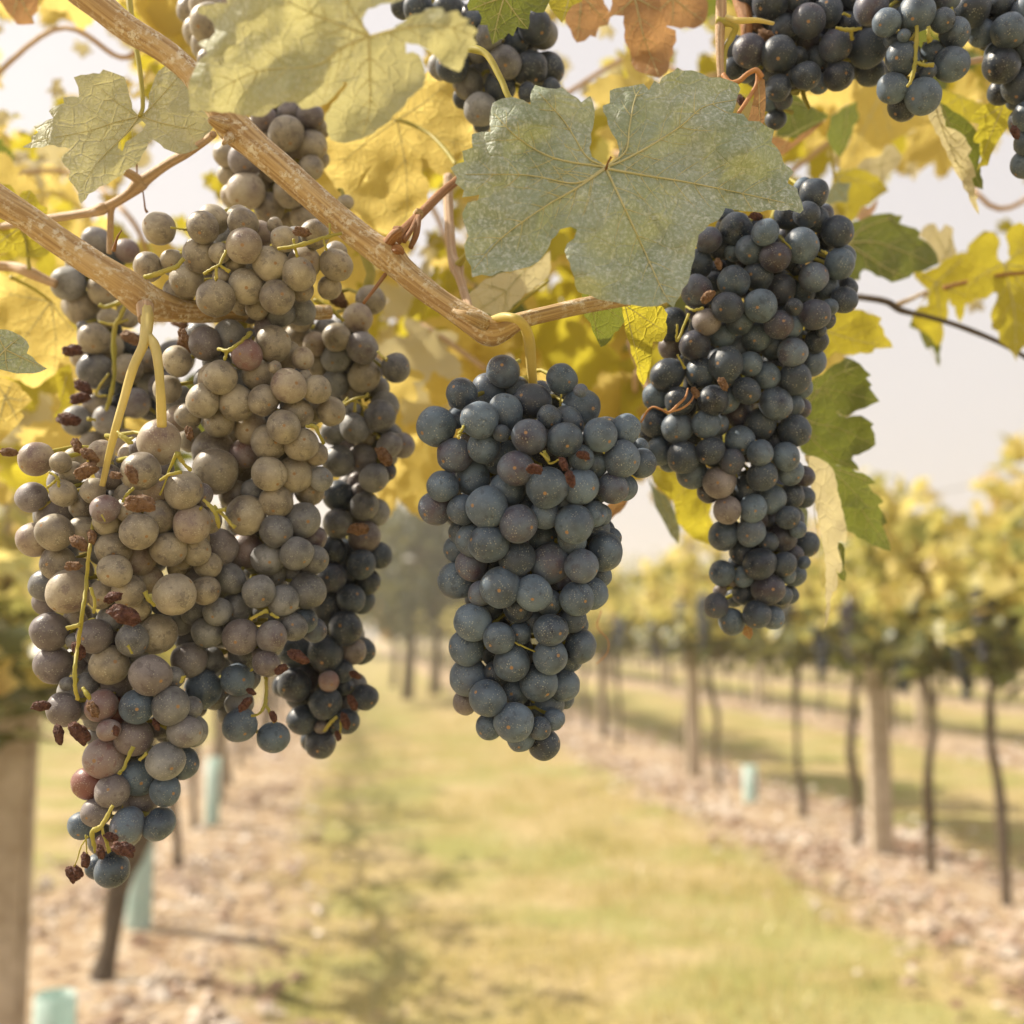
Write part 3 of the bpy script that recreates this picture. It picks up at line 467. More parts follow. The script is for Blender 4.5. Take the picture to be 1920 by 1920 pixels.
# ------------------------------------------------------------------ leaves with traced outlines
def inside(poly,x,y):
    c=False; n=len(poly); j=n-1
    for i in range(n):
        xi,yi=poly[i]; xj,yj=poly[j]
        if (yi>y)!=(yj>y) and x<(xj-xi)*(y-yi)/(yj-yi)+xi: c=not c
        j=i
    return c
def inside_np(poly,X,Y):
    c=np.zeros(len(X),bool); n=len(poly); j=n-1
    for i in range(n):
        xi,yi=poly[i]; xj,yj=poly[j]
        if yi!=yj:
            m=((yi>Y)!=(yj>Y))&(X<(xj-xi)*(Y-yi)/(yj-yi)+xi); c^=m
        j=i
    return c
def serrate(poly, step=11, amp=2.6, seed=0):
    r_=random.Random(seed); out=[]; n=len(poly)
    ar=sum(poly[i][0]*poly[(i+1)%n][1]-poly[(i+1)%n][0]*poly[i][1] for i in range(n)); sg=1 if ar>0 else -1
    for i in range(n):
        a=poly[i]; b=poly[(i+1)%n]; L=math.hypot(b[0]-a[0],b[1]-a[1]); out.append(a); k=int(L/step)
        if k<2 or L>260: continue
        nx,ny=(b[1]-a[1])/L*sg,-(b[0]-a[0])/L*sg
        for q in range(1,k):
            t=(q+r_.uniform(-.2,.2))/k; w=amp*(r_.uniform(.5,1.1) if q%2 else -r_.uniform(.2,.8)); out.append((a[0]+(b[0]-a[0])*t+nx*w,a[1]+(b[1]-a[1])*t+ny*w))
    return out
def seg_dist(X,Y,segs):
    D=np.full(len(X),1e9)
    for (ax,ay,bx,by) in segs:
        dx,dy=bx-ax,by-ay; L2=dx*dx+dy*dy+1e-9; t=np.clip(((X-ax)*dx+(Y-ay)*dy)/L2,0,1); D=np.minimum(D,np.hypot(X-ax-t*dx,Y-ay-t*dy))
    return D
def auto_veins(poly,c,nmax=5):
    d=[(math.hypot(p[0]-c[0],p[1]-c[1]),math.atan2(p[1]-c[1],p[0]-c[0]),p) for p in poly]; d.sort(key=lambda t:-t[0]); tips=[]
    for L,a,p in d:
        if L<d[0][0]*.33: break
        if all(abs((a-b+math.pi)%(2*math.pi)-math.pi)>.62 for _,b,_ in tips): tips.append((L,a,p))
        if len(tips)>=nmax: break
    mains=[]
    for L,a,p in tips:
        mx,my=(c[0]+p[0])/2,(c[1]+p[1])/2; s=random.uniform(-.05,.05); mains.append([(c[0],c[1]),(mx-(p[1]-c[1])*s,my+(p[0]-c[0])*s),(p[0]*.97+c[0]*.03,p[1]*.97+c[1]*.03)])
    return mains
def leaf_traced(parent, poly, c, d0, mat, tilt=(0,0), puff=1.0, wave=1.0, serr=(11,2.6), veins=None, hole=None, label=None, vr=1.6, bend=0.0, name='leaf', petiole=None, step=None, seed=None, vmat=None, sec=True, bound=None):
    seed=seed if seed is not None else len(poly)*7+int(c[0])
    random.seed(seed)
    raw=poly
    if serr: poly=serrate(poly,serr[0],serr[1],seed)
    A=np.array(poly); x0,y0=A.min(0); x1,y1=A.max(0); area=(x1-x0)*(y1-y0)
    st=step or max(7,math.sqrt(area/1500)); gx,gy=np.meshgrid(np.arange(x0,x1,st),np.arange(y0,y1,st)); gx=gx.ravel()+rng.uniform(-.25,.25,gx.size)*st; gy=gy.ravel()+rng.uniform(-.25,.25,gy.size)*st
    m=inside_np(poly,gx,gy)
    if hole: m&=~inside_np(hole,gx,gy)
    gx,gy=gx[m],gy[m]
    ed=seg_dist(gx,gy,[(*poly[i],*poly[(i+1)%len(poly)]) for i in range(len(poly))]); k=ed>st*.45; gx,gy=gx[k],gy[k]
    pts=[Vector(p) for p in poly]; n0=len(pts); edges=[(i,(i+1)%n0) for i in range(n0)]
    if hole:
        h0=len(pts); pts+= [Vector(p) for p in hole]; edges+=[(h0+i,h0+(i+1)%len(hole)) for i in range(len(hole))]
    pts+=[Vector((a,b)) for a,b in zip(gx,gy)]
    V,E,Fc,_,_,_=delaunay_2d_cdt(pts,edges,[],1,1e-4)
    Fc=[f for f in Fc if not (hole and inside(hole,sum(V[i][0] for i in f)/3,sum(V[i][1] for i in f)/3)) and inside(poly,sum(V[i][0] for i in f)/3,sum(V[i][1] for i in f)/3)]
    mains=veins or auto_veins(raw,c)
    mains=[spline([(*p,) for p in v],5) for v in mains]
    segs=[]; secs=[]
    for v in mains:
        segs+=[(*v[i],*v[i+1]) for i in range(len(v)-1)]
        if sec:
            L=sum(math.hypot(v[i+1][0]-v[i][0],v[i+1][1]-v[i][1]) for i in range(len(v)-1)); k=max(2,int(L/42)) if L>70 else 1
            for j in range(1,k+1):
                f=j/(k+1.0)*(len(v)-1); i=int(f); p=v[i]+(v[i+1]-v[i])*(f-i); t=v[i+1]-v[i]; a=math.atan2(t[1],t[0])
                for s in (-1,1):
                    ln=L*.30*(1-.55*j/(k+1))*random.uniform(.8,1.15); q=p.copy(); aa=a+s*.85; path=[q.copy()]
                    for w in range(5):
                        q=q+np.array((math.cos(aa),math.sin(aa)))*ln/5; aa-=s*.06
                        if not inside(poly,q[0],q[1]): break
                        path.append(q.copy())
                    if len(path)>2: secs.append(path)
    segs2=segs+[(*p[i],*p[i+1]) for p in secs for i in range(0,len(p)-1)]
    o_=Vector((seed*1.37%50,seed*.71%50,0))
    def depth(X,Y):
        X=np.asarray(X,float); Y=np.asarray(Y,float); s=d0/F
        D=np.minimum(seg_dist(X,Y,segs2),24)/24
        wv=np.array([noise.noise(Vector((x/120,y/120,0))+o_)+.45*noise.noise(Vector((x/48,y/48,3))+o_) for x,y in zip(X,Y)])
        r=np.hypot(X-c[0],Y-c[1])
        return d0+tilt[0]*(X-c[0])/100+tilt[1]*(Y-c[1])/100-puff*.0008*np.sqrt(D)+wave*.0065*wv*np.minimum(r/110,1.6)+bend*(r/100)**2
    X=np.array([v[0] for v in V]); Y=np.array([v[1] for v in V]); Dp=depth(X,Y)
    org=P(c[0],c[1],float(depth([c[0]],[c[1]])[0]))
    me=bpy.data.meshes.new(name); me.from_pydata([P(x,y,d)-org for x,y,d in zip(X,Y,Dp)],[],[tuple(f) for f in Fc])
    me.polygons.foreach_set('use_smooth',[True]*len(me.polygons)); me.update()
    bm=bmesh.new(); bm.from_mesh(me)
    for f in bm.faces:
        if f.normal.dot(C0-org)<0: f.normal_flip()
    bm.to_mesh(me); bm.free()
    o=link(name,me,mat); o.location=org
    if parent: o.parent=parent; o.location=org-parent.location
    if label: o['label']=label
    if vr>0:
        T=Tubes()
        for v in mains:
            n=len(v); xs=[p[0] for p in v]; ys=[p[1] for p in v]; dd=depth(xs,ys)-.0006
            T.add([P(x,y,d)-org for x,y,d in zip(xs,ys,dd)],[max(.25,vr*(1-.8*i/n))*d0/F for i in range(n)],5,0,False)
        for v in secs:
            n=len(v); xs=[p[0] for p in v]; ys=[p[1] for p in v]; dd=depth(xs,ys)-.0003
            T.add([P(x,y,d)-org for x,y,d in zip(xs,ys,dd)],[max(.2,vr*.42*(1-.7*i/n))*d0/F for i in range(n)],4,0,False)
        vo=T.build('vein_network',vmat or M_VEIN,o)
    if petiole:
        T=Tubes(); s=spline(petiole,6); T.add([P(a[0],a[1],a[2])-org for a in s],[a[3]*a[2]/F for a in s],8,.06); T.build('petiole',M_STALK,o)
    return o
def Z(txt,ox,oy,s):
    v=[float(t) for t in txt.replace(',',' ').split()]; return [(ox+v[i]/s,oy+v[i+1]/s) for i in range(0,len(v),2)]
def cane(label, cat, org_px, group=None, name='vine_cane'):
    r=empty(name,P(*org_px)); tag(r,label,cat,group); return r
def wood(parent, pts, mat, n=14, wob=.08, name='cane_wood', k=7):
    T=Tubes(); s=spline(pts,k); T.add([P(a[0],a[1],a[2])-parent.location for a in s],[a[3]*a[2]/F for a in s],n,wob); return T.build(name,mat,parent)

T1=lambda t:Z(t,0,0,3); T2_=lambda t:Z(t,640,0,3); T3=lambda t:Z(t,1280,0,3); TN=lambda t:Z(t,1440,150,4); TO=lambda t:Z(t,1440,560,3); TE=lambda t:Z(t,0,380,4); TQ=lambda t:Z(t,640,400,2.909)

# ---- thick cane A, from the top left corner to the middle
cA=cane('thick ridged brown cane slanting from the upper left down to the middle of the picture','vine cane',(735,475,.50))
wood(cA,[(120,-50,.50,29),(160,-12,.50,29),(230,45,.50,25),(330,112,.50,22),(400,190,.50,25),(432,232,.50,31),(480,275,.50,28),(560,345,.498,26),(640,415,.497,26),(700,462,.495,27),(728,480,.494,30),(752,505,.493,25),(800,545,.49,22),(850,580,.487,22),(890,605,.485,26),(918,622,.484,27),(940,618,.485,23),(975,602,.487,17),(1020,590,.49,15),(1100,572,.495,15),(1180,560,.50,13)],M_CANE,22,.09)
wood(cA,[(432,238,.50,22),(412,232,.492,14),(398,226,.488,9),(392,222,.487,6)],M_CANE,9,.3,'bark_stub')
wood(cA,[(440,248,.50,16),(425,262,.492,8),(418,270,.49,3)],M_CANE,8,.3,'bark_stub')
wood(cA,[(905,606,.478,15),(880,594,.466,11),(850,582,.468,4)],M_CANE,9,.25,'bark_flake')
wood(cA,[(728,455,.49,12),(738,440,.485,9),(748,432,.485,8),(738,428,.486,4)],M_CANE3,9,.35,'bud_stub')
wood(cA,[(735,470,.49,10),(748,468,.486,8),(757,476,.486,3)],M_CANE3,9,.35,'bud_stub')
wood(cA,[(722,515,.49,4),(705,538,.48,3.6),(682,568,.472,3.2)],M_CANE3,7,.15,'twig')
# ---- cane B, left
cB=cane('stout brown cane entering at the left edge and running down into the flare-tinted grapes','vine cane',(150,480,.51))
wood(cB,[(-60,335,.50,27),(0,378,.50,27),(60,415,.505,26),(130,465,.508,26),(200,512,.51,27),(250,545,.515,32),(285,570,.52,32),(340,582,.528,22),(400,584,.535,20),(470,586,.542,17),(540,588,.55,15),(620,585,.56,13)],M_CANE,20,.10)
wood(cB,[(213,470,.50,4),(220,445,.495,2),(228,432,.49,1)],M_CANE3,6,.1,'twig')
wood(cB,[(272,575,.505,17),(273,600,.498,14)],M_CANE2,12,.05,'cane_wood')
# ---- thin shoot C
cC=cane('thin pale shoot with two swollen nodes crossing behind the grey-green leaf at the left','vine shoot',(265,345,.54),name='vine_shoot')
wood(cC,[(0,425,.60,7),(60,416,.58,7.5),(110,407,.57,8),(170,398,.56,9),(190,392,.555,11),(205,386,.555,9),(240,365,.55,9),(262,345,.548,14),(275,335,.547,11),(310,310,.54,9),(350,286,.53,9),(380,268,.52,7),(400,252,.51,7)],M_CANE2,12,.08)
wood(cC,[(270,348,.548,10),(252,332,.545,9),(235,322,.543,8)],M_CANE2,10,.12)
wood(cC,[(210,388,.555,7),(208,400,.556,6),(207,440,.56,6),(205,475,.565,5)],M_CANE2,9,.08)
wood(cC,[(256,300,.55,2),(258,330,.55,1.3),(268,360,.55,1.3),(272,390,.55,2),(276,398,.55,3)],M_CANE3,6,.1,'tendril')
leaf_traced(cC,T1("785 655 745 612 728 540 718 490 700 432 640 410 580 390 560 415 490 420 415 435 440 490 445 545 355 550 360 580 300 600 275 625 300 665 190 710 215 745 175 770 178 798 125 828 200 830 300 815 400 840 340 890 395 960 385 1010 420 1050 440 1080 455 1145 500 1090 560 1050 640 1010 700 960 760 935 800 870 835 800 860 785 900 810 960 850 1040 865 1080 850 1150 800 1185 740 1215 660 1180 620 1150 600 1120 560 1090 480 1075 400 1080 350 1040 350 1000 345 960 358 930 370 890 400 870 440 850 500 838 570 832 610 800 645"),(262,218),.525,M_LUL,(.0,-.006),label='grey-green spotted leaf with a torn slit in its middle',
  hole=T1("800 680 765 700 725 745 700 770 668 800 665 835 690 850 705 800 760 765 800 735 820 700"),petiole=[(262,218,.523,4),(268,195,.526,4),(262,130,.53,4.5),(252,70,.535,5),(243,10,.54,6),(240,-30,.545,6)],
  veins=[T1("780 655 740 630 640 560 520 460"),T1("780 655 640 690 480 740 200 790"),T1("780 655 700 760 560 900 450 1060"),T1("800 655 900 690 1050 720 1160 740"),T1("800 650 860 590 960 480 1040 380")])
# ---- upright shoot D and oblique shoot E
cD=cane('slim pinkish upright shoot between the thick cane and the big spotted leaf','vine shoot',(850,500,.56),name='vine_shoot')
wood(cD,[(840,330,.60,9),(841,390,.59,9),(843,430,.58,9),(848,480,.57,9.5),(856,500,.565,14),(862,520,.56,9),(872,555,.55,8.5),(882,592,.53,9)],M_CANE2,14,.06)
wood(cD,[(858,498,.563,8),(872,480,.555,5),(880,474,.553,6)],M_STALK,9,.1,'bud_stub')
cE=cane('oblique brown shoot rising from the cane node towards a yellow leaf','vine shoot',(790,400,.53),name='vine_shoot')
wood(cE,[(742,450,.50,12),(765,425,.51,10),(800,390,.525,9),(830,360,.54,8.5),(857,338,.55,8),(900,300,.57,8)],M_CANE3,12,.08)
wood(cE,[(783,402,.52,10),(785,400,.515,9)],M_CANE,9,.2,'node')
wood(cE,[(783,405,.515,5),(772,430,.505,5),(757,452,.50,6)],M_CANE3,6,.2,'bark_strip')
wood(cE,[(785,405,.513,5),(780,440,.505,6),(770,465,.503,5)],M_CANE3,6,.2,'bark_strip')
leaf_traced(cE,Z("800 135 850 145 880 200 888 250 885 278 850 290 855 310 835 330 812 320 800 298 788 296 790 325 805 345 800 390 785 430 760 450 720 440 690 420 650 380 615 330 600 300 605 260 640 200 700 160",0,0,1),(746,225),.66,M_LYEL,(0,.004),wave=1.2,label='large glowing yellow leaf pierced by a slanting slit',
  hole=Z("700 310 692 318 675 350 668 366 664 362 674 338 690 314",0,0,1),petiole=[(746,225,.657,3.5),(775,235,.65,3.5),(810,255,.64,3.5),(838,285,.62,4),(855,310,.60,4)],vr=1.3)

# ---- leafy shoot along the top: big leaves
cS=cane('leafy shoot along the top edge carrying the two biggest spotted leaves and brown ones','vine shoot',(900,-60,.50),name='vine_shoot')
wood(cS,[(-100,-260,.46,10),(250,-150,.44,9.5),(560,-90,.45,9),(750,-75,.48,9),(900,-62,.50,8),(1100,-70,.52,8),(1340,-60,.54,8),(1620,-85,.55,7.5),(1900,-70,.56,7),(2250,-110,.58,6)],M_CANE2,10,.08)
UL=T1("1290 -200 1280 20 1230 15 1190 25 1110 45 1115 75 1160 90 1200 130 1212 180 1180 220 1110 245 1150 270 1170 300 1110 350 1090 400 1075 430 1060 500 1066 560 1068 618 1200 625 1330 640 1400 650 1480 655 1530 610 1600 575 1660 575 1700 615 1770 600 1840 580 1880 540 1912 500 1935 480")+T2_("10 455 35 470 20 500 -25 560 -90 640 -80 740 -60 785 -20 800 60 795 150 765 240 705 330 620 375 555 430 510 460 490 472 400 440 310 400 290 365 300 362 240 430 250 480 280 530 320 570 365 620 390 664 405 690 340 715 275 765 250 740 208 768 175 705 135 725 110 675 95 655 60 585 75 570 45 480 50 450 75 390 85 345 125 280 170 200 205 165 200 130 160 118 105 150 50 250 20 330 5 380 -20 400 -130 330 -190 250 -200 180 -290 60 -260 -40 -330 -160 -280 -260 -300 -400 -240 -520 -260 -600 -190")
leaf_traced(cS,UL,(690,67),.365,M_LUL,(-.004,.010),puff=1.0,wave=1.1,bend=.0005,label='largest leaf at the top left, pale grey-green and out of focus, close to the lens',step=11,vr=2.8,
  veins=[T2_("155 205 160 400 160 600 120 760"),T2_("160 205 330 160 550 140 740 200"),T2_("145 205 0 270 -150 370")+T1("1450 400 1200 520"),T2_("140 195 -50 120 -200 60")+T1("1500 -60"),T2_("155 195 60 60 0 -60")])
CEN=T2_("1490 940 1410 882 1395 830 1415 720 1425 620 1400 540 1350 575 1290 530 1240 490 1210 500 1150 495 1090 478 1070 510 1065 590 1020 560 960 545 900 555 850 580 835 650 840 740 735 755 740 830 680 850 690 910 615 945 650 1000 640 1030 690 1070 680 1110 740 1103 775 1095 770 1125 710 1140 680 1200 700 1280 715 1330 690 1380 700 1450 730 1500 735 1560 790 1545 840 1555 900 1525 950 1530 1000 1515 1060 1500 1110 1470 1150 1420 1180 1350 1230 1290 1290 1275 1325 1290 1310 1340 1270 1370 1255 1410 1285 1480 1310 1560 1330 1640 1400 1660 1470 1690 1540 1700 1640 1715 1740 1725 1830 1700 1870 1730 1880 1700 1920 1625")\
 +T3("40 1560 50 1500 70 1400 90 1320 150 1260 200 1240 240 1170 300 1180 400 1190 520 1180 600 1180 660 1200 680 1180 650 1090 645 1060 590 1030 600 1000 625 970 570 920 550 860 500 800 515 730 470 710 430 682 370 680 340 640 280 635 325 500 310 470 260 450 210 435 150 435 100 410 50 395 0 398")\
 +T2_("1890 380 1870 400 1800 440 1790 470 1760 455 1730 505 1700 470 1650 480 1590 490 1510 510 1510 580 1470 595 1500 700 1550 790 1565 850 1550 900 1510 930")
leaf_traced(cS,CEN,(1137,315),.445,M_LSPRAY,(.004,-.006),puff=1.25,wave=.9,bend=.0006,label='biggest sharp leaf in the centre, speckled grey-green with pale veins',step=9,vr=2.6,serr=(12,2.2),
  veins=[T2_("1490 945 1320 1060 1140 1165 900 1340 740 1520"),T2_("1490 950 1580 1140 1700 1400 1800 1620 1850 1700"),T2_("1485 940 1200 890 1000 780 860 640"),T2_("1480 945 1320 1030 1050 985 700 980"),T2_("1485 935 1380 880 1260 690 1110 520"),T2_("1500 935 1590 900 1770 800 1920 700")+T3("120 600 300 560"),T2_("1500 950 1700 985 1920 1020")+T3("300 1080 620 1150"),T2_("1500 930 1600 850 1620 720 1650 560 1690 490")],
  petiole=[(1137,318,.447,5),(1100,300,.458,5),(1030,240,.472,5),(962,192,.476,5.5),(940,150,.48,6),(915,105,.485,6.5),(890,92,.49,8),(850,88,.50,8)])
wood(cS,[(1136,318,.444,2.5),(1140,305,.44,2),(1146,294,.438,2.5)],M_CANE3,6,.2,'bud_stub')
leaf_traced(cS,T2_("720 -80 715 60 770 60 790 100 780 140 820 140 835 200 850 250 880 230 920 210 940 185 965 205 990 150 1015 160 1050 165 1065 60 1100 72 1140 70 1165 20 1180 -80"),(945,-5),.53,M_LGREEN,(.0,.004),label='green toothed leaf tip hanging over the speckled bunch')
leaf_traced(cS,T2_("1165 -80 1165 10 1200 80 1240 130 1270 70 1300 30 1350 10 1380 -80"),(1070,-20),.56,M_LYG,label='small yellow-green leaf tip at the top beside the brown leaf')
leaf_traced(cS,T2_("1290 -60 1260 50 1255 100 1290 170 1325 240 1370 230 1400 200 1430 210 1450 150 1500 140 1515 90 1480 20 1450 -60"),(1090,-10),.62,M_LDRY,wave=2.2,label='brown shrivelled leaf, left one of the brown leaves at the top')
leaf_traced(cS,T2_("1530 -60 1510 100 1530 85 1590 90 1590 200 1630 320 1650 390 1730 420 1790 440 1830 410 1850 330 1885 230 1880 170 1830 150 1790 60 1800 -60"),(1190,-5),.60,M_LDRY,wave=2.6,label='hanging folded brown leaf in the middle of the brown leaves')
leaf_traced(cS,Z("1195 -20 1215 38 1240 44 1262 50 1300 54 1322 40 1328 15 1318 -20",0,0,1),(1262,-5),.63,M_LDRY,wave=2.4,label='flat brown leaf, right one of the brown leaves at the top')
# ---- stems at the top right
cT=cane('pale upright stalk with a fork beside the black grapes at the top right','vine shoot',(1352,60,.53),name='vine_shoot')
wood(cT,[(1352,-30,.53,9),(1352,30,.53,10),(1350,60,.53,9),(1350,110,.53,7.5),(1352,148,.53,7)],M_CANE2,12,.08)
wood(cT,[(1345,38,.53,9),(1378,48,.527,6),(1372,70,.53,6),(1360,95,.53,4.5),(1356,150,.53,4)],M_STALK,9,.1,'stalk')
wood(cT,[(1380,-40,.57,16),(1392,10,.565,15),(1400,45,.56,12),(1398,75,.56,9)],M_CANE3,14,.12)
wood(cT,[(1356,140,.525,5),(1368,154,.522,5),(1385,152,.52,5),(1402,138,.518,4.5),(1418,132,.518,5),(1428,145,.52,6)],M_TENDRIL,9,.1,'tendril')
wood(cT,[(1422,134,.52,5),(1418,160,.52,4),(1400,190,.518,4),(1385,212,.515,4)],M_TENDRIL,9,.1,'tendril')
leaf_traced(cT,Z("1420 140 1434 150 1436 190 1433 230 1428 238 1408 228 1402 226 1412 190 1416 160",0,0,1),(1424,180),.52,M_LDRY,wave=1.5,serr=None,vr=.7,label='narrow dried brown leaf strip above the big spotted leaf')
# ---- under the big leaf
leaf_traced(cA,TQ("1310 440 1530 480 1532 540 1545 590 1510 640 1490 650 1470 690 1440 720 1415 730 1390 680 1360 600 1325 560"),(1105,553),.50,M_LGREEN,(.01,.01),label='small green mottled leaf just under the big spotted leaf',vr=1.0)
leaf_traced(cA,TQ("1530 495 1640 500 1750 505 1780 550 1770 590 1775 655 1750 700 1700 700 1695 760 1690 800 1670 870 1650 940 1625 910 1600 800 1560 680 1545 600"),(1172,572),.515,M_LYG,(.0,.012),wave=1.4,label='yellow-green leaf hanging point down between the big leaf and the right bunch',vr=1.1)
leaf_traced(cA,TQ("690 450 760 380 850 330 920 325 1040 290 1090 250 1140 200 1140 260 1130 340 1060 400 1000 440 940 500 880 560 760 548 715 545"),(950,545),.60,M_LPALE,(.01,0),wave=1.6,label='pale cream curled leaf below the left lobe of the big spotted leaf',vr=1.6,petiole=[(950,590,.60,3),(985,560,.595,3),(1030,525,.59,3)])

# ---- leaves of cane B on the left
leaf_traced(cB,TE("-40 940 0 950 90 965 160 1000 220 1080 200 1130 280 1200 355 1245 300 1270 180 1280 60 1265 0 1250 -60 1240"),(10,655),.50,M_LSPRAY,(.01,0),label='small grey spotted leaf tip at the left edge below the cane')
leaf_traced(cB,TE("-60 650 0 630 150 565 250 560 390 620 470 720 520 900 590 1000 575 1100 560 1180 470 1190 440 1200 410 1290 340 1330 250 1390 150 1330 60 1310 -60 1290"),(95,565),.68,M_LYEL,(0,.004),wave=1.3,label='broad yellow leaf behind the loose grapes at the left edge',vr=1.4,petiole=[(95,565,.68,3),(60,540,.66,3),(20,520,.64,4)])
leaf_traced(cB,TE("415 1290 440 1250 520 1210 560 1350 560 1450 540 1550 480 1600 430 1620 400 1600 440 1550 455 1500 430 1390"),(125,705),.66,M_LYG,wave=1.2,label='narrow yellow leaf with a red edge left of the loose grapes',vr=1.0)
leaf_traced(cB,TE("-60 1330 0 1310 100 1340 200 1430 240 1480 190 1530 150 1560 180 1600 140 1660 100 1700 40 1760 0 1800 -60 1850"),(10,745),.64,M_LYEL,wave=1.4,label='mottled yellow leaf cut by the left edge')
leaf_traced(cB,T1("-60 1020 60 1040 100 1110 130 1075 170 1070 200 1100 225 1150 270 1170 262 1220 300 1300 340 1360 260 1440 130 1450 80 1400 -20 1440 -80 1440"),(38,427),.60,M_LYG,wave=1.2,label='rounded yellow-green leaf showing below and above the left end of the cane',petiole=[(38,427,.60,2.5),(48,450,.60,3),(52,480,.60,3.5),(55,505,.60,4)])
wood(cB,[(-30,498,.62,9),(20,500,.62,9),(50,508,.61,11),(80,522,.61,9),(105,533,.61,8)],M_CANE2,12,.1,'side_shoot')
leaf_traced(cB,T1("-30 -30 10 20 40 70 70 100 95 138 130 140 195 135 182 95 212 60 210 -30"),(35,-15),.66,M_LDRY,wave=1.6,label='dull purplish leaf tip in the top left corner')

# ---- right hand shoot and its leaves
cR=cane('dark thin cane arching in from the right edge among yellow leaves','vine shoot',(1700,560,.80),name='vine_shoot')
wood(cR,[(2350,900,.82,4.5),(2150,785,.81,4.5),(1960,690,.80,4.5),(1880,645,.80,4.5),(1800,612,.80,5),(1740,594,.80,4.5),(1690,582,.79,6),(1660,565,.79,6),(1600,556,.80,6),(1540,552,.82,6)],M_TRUNK,10,.1)
wood(cR,[(1680,572,.79,5),(1710,560,.80,4),(1738,547,.80,3),(1730,560,.8,2)],M_CANE,8,.1,'side_shoot')
wood(cR,[(2300,470,.80,4),(1960,508,.78,4),(1880,515,.78,4),(1800,532,.79,4),(1770,540,.79,5)],M_CANE3,8,.1,'side_shoot')
GR=dict(parent=cR)
leaf_traced(cR,TO("150 480 240 470 330 400 440 330 520 368 545 400 580 430 552 447 585 485 570 500 600 540 628 578 590 592 500 628 450 660 400 655 395 635 420 622 380 640 440 668 525 657 560 680 595 705 580 722 600 760 605 822 570 850 530 868 510 880 480 882 472 905 505 940 512 965 480 962 400 935 300 900 210 880 150 800 120 650"),(1502,760),.66,M_LGREEN,(.0,.003),label='deep green deeply notched leaf right of the long right bunch, above the folded one',vr=1.3,
  veins=[TO("190 640 250 530 350 510 620 578"),TO("190 660 260 700 400 730 590 820"),TO("190 650 300 500 400 420 520 380"),TO("190 680 260 800 380 900 500 955")])
leaf_traced(cR,TO("120 150 300 60 340 80 400 50 500 60 600 90 640 110 625 140 650 170 655 205 690 240 703 275 640 280 600 280 590 303 520 305 480 318 420 312 380 300 340 335 250 330 150 300"),(1520,610),.70,M_LYG,(0,0),label='yellow-green leaf above the deep green one, behind the right bunch',vr=1.3)
leaf_traced(cR,TO("390 935 430 950 500 975 570 1000 610 1040 563 1045 590 1090 650 1145 620 1160 650 1210 670 1260 643 1275 665 1330 690 1418 620 1395 540 1355 450 1310 400 1230 395 1170 420 1090"),(1572,880),.63,M_LGREEN,(.01,.004),label='green lobe behind the folded pale leaf, its tip drooping to the right',vr=1.1)
leaf_traced(cR,TO("240 880 310 895 390 940 400 970 450 1000 480 1050 520 1120 570 1182 540 1187 480 1175 400 1168 360 1060 300 960"),(1535,860),.61,M_LGREEN,(.01,.004),puff=.6,label='green half turned over the back of the folded pale leaf',vr=.9,serr=None)
leaf_traced(cR,TO("205 880 250 885 310 910 360 950 380 1010 400 1110 430 1240 443 1310 437 1375 405 1362 390 1400 415 1480 417 1530 400 1547 383 1520 392 1600 385 1640 365 1650 350 1700 345 1770 330 1830 318 1862 325 1800 325 1700 325 1500 310 1400 290 1270 262 1150 240 1000"),(1515,860),.595,M_LPALE,(.02,.002),puff=2.0,wave=1.0,label='long folded leaf showing its cream wrinkled underside, hanging beside the right bunch',vr=1.0,serr=(9,1.5))
leaf_traced(cR,TO("395 1370 420 1380 432 1410 430 1470 425 1520 440 1545 435 1590 410 1580 385 1540 400 1548 418 1530 415 1480 392 1400"),(1575,1030),.60,M_LGREEN,puff=.4,vr=.6,serr=None)
leaf_traced(cR,TN("560 1240 640 1060 700 1050 800 1010 870 1000 1010 1015 985 1075 1060 1100 1140 1140 1130 1180 1200 1220 1235 1260 1270 1310 1280 1380 1230 1400 1130 1440 1100 1437 1060 1480 1000 1500 930 1520 860 1480 720 1420 690 1450 690 1500 600 1480"),(1590,455),.74,M_LGREEN,(.0,-.004),label='dark green blurred leaf with yellow spots, right of the top of the right bunch',vr=1.8,
  veins=[TN("600 1220 800 1215 1000 1280 1230 1380"),TN("600 1230 700 1120 900 1040 1000 1020"),TN("600 1230 760 1330 900 1420 1040 1480")])
leaf_traced(cR,TN("2180 1300 2090 1150 2000 1120 1920 1085 1890 1065 1840 1090 1800 1130 1780 1170 1805 1250 1815 1340 1790 1368 1765 1372 1720 1340 1722 1280 1735 1190 1680 1140 1620 1140 1520 1290 1540 1400 1480 1560 1560 1640 1640 1640 1690 1592 1722 1600 1715 1650 1680 1720 1675 1860 1730 1890 1735 1960 1790 2000 1840 2060 1860 2110 1875 2050 1920 2000 2010 1960 2060 1850 2150 1760 2140 1600 2230 1450"),(1882,495),.78,M_LYG,(0,0),label='big yellow-green leaf cut by the right edge, with a keyhole gap of sky',vr=1.5)
leaf_traced(cR,TN("1090 1440 1180 1440 1270 1405 1300 1370 1390 1310 1500 1300 1550 1380 1560 1640 1480 1680 1470 1760 1440 1820 1400 1700 1370 1690 1360 1640 1345 1690 1345 1800 1310 1820 1320 1900 1280 2000 1220 1930 1180 1900 1090 1840 1080 1770 1140 1700 1200 1690 1205 1580 1150 1530 1100 1480"),(1755,530),.82,M_LYG,label='jagged yellow leaf left of the big one at the right edge',vr=1.4)
